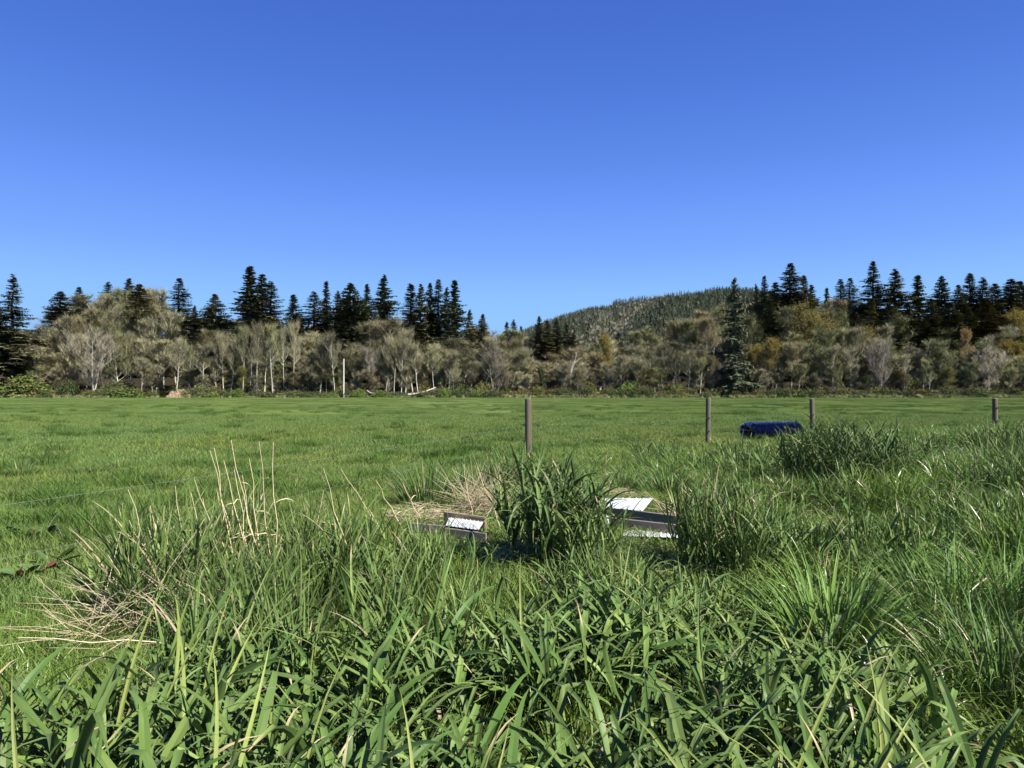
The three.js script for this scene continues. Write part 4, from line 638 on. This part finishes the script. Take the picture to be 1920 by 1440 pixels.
// ------------------------------------------------------------------ dead stalks and straw
const strawMat = dullMat({ roughness: 0.75 });
{
  const at = (px, y, d) => V(sideOf(px, d), EYE - (y - HORIZON) / FOCAL * d, -d);
  const stalk = (tx, ty, bx, d, label, o = {}) => {
    const R = rng(tx * 31 + ty), g = thing('dry_stalk', label, 'dry stalk', 'dead upright grass stalks'), b = new Buf(), tip = at(tx, ty, d + (o.dd ?? -0.1)), base = V(sideOf(bx, d), 0, -d); base.y = landY(base.x, d) - 0.02;
    const c = shade([0.55, 0.46, 0.29], 0.85 + 0.3 * R()), pts = [], rad = []; for (let k = 0; k <= 6; k++) { const t = k / 6, p = base.clone().lerp(tip, t).sub(base); p.x += (R() - 0.5) * 0.03 * (k > 0 && k < 6); pts.push(p); rad.push(mixn(0.0055, 0.0018, t)); }
    b.tube(pts, rad, 5, c); part('stem', b.geo(), strawMat, g);
    const lf = new Buf(); for (const t of [0.35 + 0.1 * R(), 0.6 + 0.15 * R()]) { const p = base.clone().lerp(tip, t).sub(base); lf.blade(p.x, p.y, p.z, R() * 6.28, 0.08 + 0.1 * R(), 0.006, 0.5 + R(), 1.6, 4, shade(c, 0.9), { spin: 2 }); } part('withered_leaf', lf.geo(), strawMat, g);
    g.position.copy(base);
  };
  const up = [[394, 844, 455], [402, 839, 440], [434, 825, 495], [420, 862, 470], [486, 827, 505], [513, 829, 512], [468, 860, 490], [365, 897, 430], [330, 911, 345], [241, 917, 300], [244, 975, 310], [283, 948, 310], [309, 948, 315], [607, 878, 665], [359, 924, 395], [608, 917, 560], [440, 880, 470], [455, 890, 480]].sort((a, b) => a[0] - b[0]);
  up.forEach(([tx, ty, bx], i) => stalk(tx, ty, bx + 10, 5.15 + 0.35 * ((i * 7) % 5) / 5, `tall thin dead stalk, ${ORD[i]} from the left above the left reeds`));
  [[640, 880, 720], [705, 900, 760], [756, 905, 800], [870, 870, 890], [895, 875, 940], [1090, 880, 1095]].forEach(([tx, ty, bx], i) => stalk(tx, ty, bx, 7.4, `thin leaning dead stalk behind the boards, ${ORD[i]} from the left`));
  // one long stalk lying over the lawn
  { const g = thing('dry_stalk', 'long pale stalk lying flat over the lawn, left of the straw', 'dry stalk'), a = at(305, 1203, 3.7), e = at(38, 1195, 3.55), b = new Buf(), sd = new Buf(), R = rng(9); b.tube([0, 0.25, 0.5, 0.75, 1].map((t) => a.clone().lerp(e, t).sub(a).add(V(0, 0.012 * Math.sin(t * 9), 0))), [0.004, 0.0036, 0.003, 0.0025, 0.0015], 5, [0.52, 0.45, 0.3]); for (let k = 0; k < 14; k++) { const t = 0.8 + 0.2 * R(), p = a.clone().lerp(e, t).sub(a); sd.sliver(p, p.clone().add(V(-0.03 - 0.05 * R(), -0.05 * R(), (R() - 0.5) * 0.06)), 0.004, [0.48, 0.4, 0.25]); } part('stem', b.geo(), strawMat, g); part('seed_head', sd.geo(true), strawMat, g); g.position.copy(a); }
  // tangles of straw nobody could count
  const heap = (px, baseY, r, n, len, hgt, lean, label, seed) => {
    const R = rng(seed), b = new Buf(), d = EYE * FOCAL / (baseY - HORIZON), X = sideOf(px, d), Y = landY(X, d);
    for (let k = 0; k < n; k++) { const a = R() * 6.283, rr = r * Math.sqrt(R()), x = Math.cos(a) * rr, z = Math.sin(a) * rr * 0.7, y = hgt * R() * (1 - rr / r * 0.6), yaw = R() * 6.283, el = lean * (R() - 0.25), L = len * (0.4 + 0.9 * R()); const c = shade(blend(STRAW, [0.5, 0.43, 0.3], R()), 0.7 + 0.45 * R());
      const p = V(x, y, z), e = V(x + Math.cos(yaw) * Math.cos(el) * L, Math.max(0.01, y + Math.sin(el) * L), z + Math.sin(yaw) * Math.cos(el) * L), m = p.clone().lerp(e, 0.5).add(V((R() - 0.5) * 0.04, (R() - 0.2) * 0.04, (R() - 0.5) * 0.04)); b.tube([p, m, e], [0.0026, 0.0024, 0.001], 3, c); }
    const m = new THREE.Mesh(b.geo(), strawMat); m.name = numbered('straw'); m.castShadow = m.receiveShadow = true; m.position.set(X, Y, -d); tag(m, label, 'straw', undefined, 'stuff'); scene.add(m);
  };
  heap(285, 1190, 0.48, 210, 0.5, 0.3, 1.3, 'tangle of pale dead stalks at the left side of the reeds', 21);
  heap(330, 1160, 0.4, 110, 0.45, 0.4, 1.5, 'standing pale straw among the left reeds', 26);
  heap(795, 990, 0.42, 330, 0.2, 0.26, 0.5, 'pinkish straw mat over the left end board', 22);
  heap(905, 975, 0.3, 300, 0.5, 0.35, 1.6, 'upright straw sheaf left of the big dark clump', 23);
  heap(1140, 945, 0.45, 300, 0.22, 0.3, 0.4, 'straw lying on and behind the white corrugated sheet', 24);
  heap(1300, 985, 0.4, 160, 0.35, 0.2, 1.1, 'straw at the right end of the boards', 25);
}
// ------------------------------------------------------------------ dock plants in the left pasture
{
  const mats = [dullMat({ roughness: 0.55 })];
  const dock = (px, y, s, n, red, label) => {
    s *= 0.75; const R = rng(px * 7 + y), d = EYE * FOCAL / (y - HORIZON), x = sideOf(px, d), g = thing('dock_plant', label, 'plant');
    n += 4; for (let k = 0; k < n; k++) {
      const b = new Buf(), isRed = R() < red, c = isRed ? shade([0.13, 0.05, 0.035], 0.8 + 0.5 * R()) : shade([0.05, 0.085, 0.026], 0.7 + 0.7 * R());
      b.blade(0, 0, 0, k / n * 6.283 + R(), s * (0.7 + 0.5 * R()), s * 0.3, 0.6 + 0.7 * R(), 0.3 + 0.7 * R(), 8, c, { keel: 0.25, twist: (R() - 0.5) * 1.2, spin: (R() - 0.5), shape: (t) => t < 0.22 ? 0.12 : Math.pow(Math.sin(Math.PI * Math.min(1, (t - 0.2) / 0.8 * 0.94 + 0.05)), 0.7) });
      part('leaf', b.geo(), mats[0], g);
    }
    g.position.set(x, landY(x, d) + 0.01, -d);
  };
  dock(45, 1005, 0.3, 8, 0.15, 'dark dock plant at the left edge, just under the wire');
  dock(92, 1012, 0.28, 7, 0.35, 'dock plant with a reddish-brown leaf, right of the edge one');
  dock(140, 1015, 0.26, 6, 0.15, 'dock plant with a pale upturned leaf under the left wire');
  dock(100, 1062, 0.3, 9, 0.15, 'dark green dock plant below the red-leaved one');
  dock(45, 1085, 0.28, 8, 0.5, 'dock plant with red-brown leaves at the left edge');
  dock(75, 1072, 0.22, 6, 0.45, 'small reddish dock plant between the two lower docks');
  dock(105, 940, 0.3, 8, 0.1, 'ragged dark dock plant above the left wire');
  dock(140, 918, 0.28, 7, 0.2, 'dock plant with one long dark leaf in the left pasture');
}
// pale dead grass fringe along the far field edge
{
  const R = rng(97), geos = [1, 2].map((s) => { const r = rng(600 + s), b = new Buf(); for (let k = 0; k < 90; k++) b.sliver(V((r() - 0.5) * 1.6, 0, (r() - 0.5) * 0.8), V((r() - 0.5) * 2.1, 0.35 + 0.55 * r(), (r() - 0.5)), 0.07, shade(r() < 0.55 ? [0.3, 0.27, 0.16] : [0.12, 0.16, 0.05], 0.7 + 0.6 * r())); return b.geo(true); });
  const items = []; for (let px = -60; px < 1980; px += 2.6) { if (px > 300 && px < 360) continue; const d = 196.4 + R() * 1.8, x = sideOf(px, d), dense = (px < 140 || px > 940) ? 1 : 0.35; if (R() > dense * (0.4 + fbm(px * 0.03, 2))) continue; const s = 0.7 + 0.9 * R() * (px > 940 || px < 140 ? 1 : 0.5); items.push([Math.floor(R() * 2), x, landY(x, d), -d, R() * 6.28, 1, s, 1, 1, 1, 1]); }
  scatter('dead_grass', geos, dullMat(), items, 'pale dead grass fringe where the field meets the brambles', 'grass');
}
renderer.render(scene, camera);
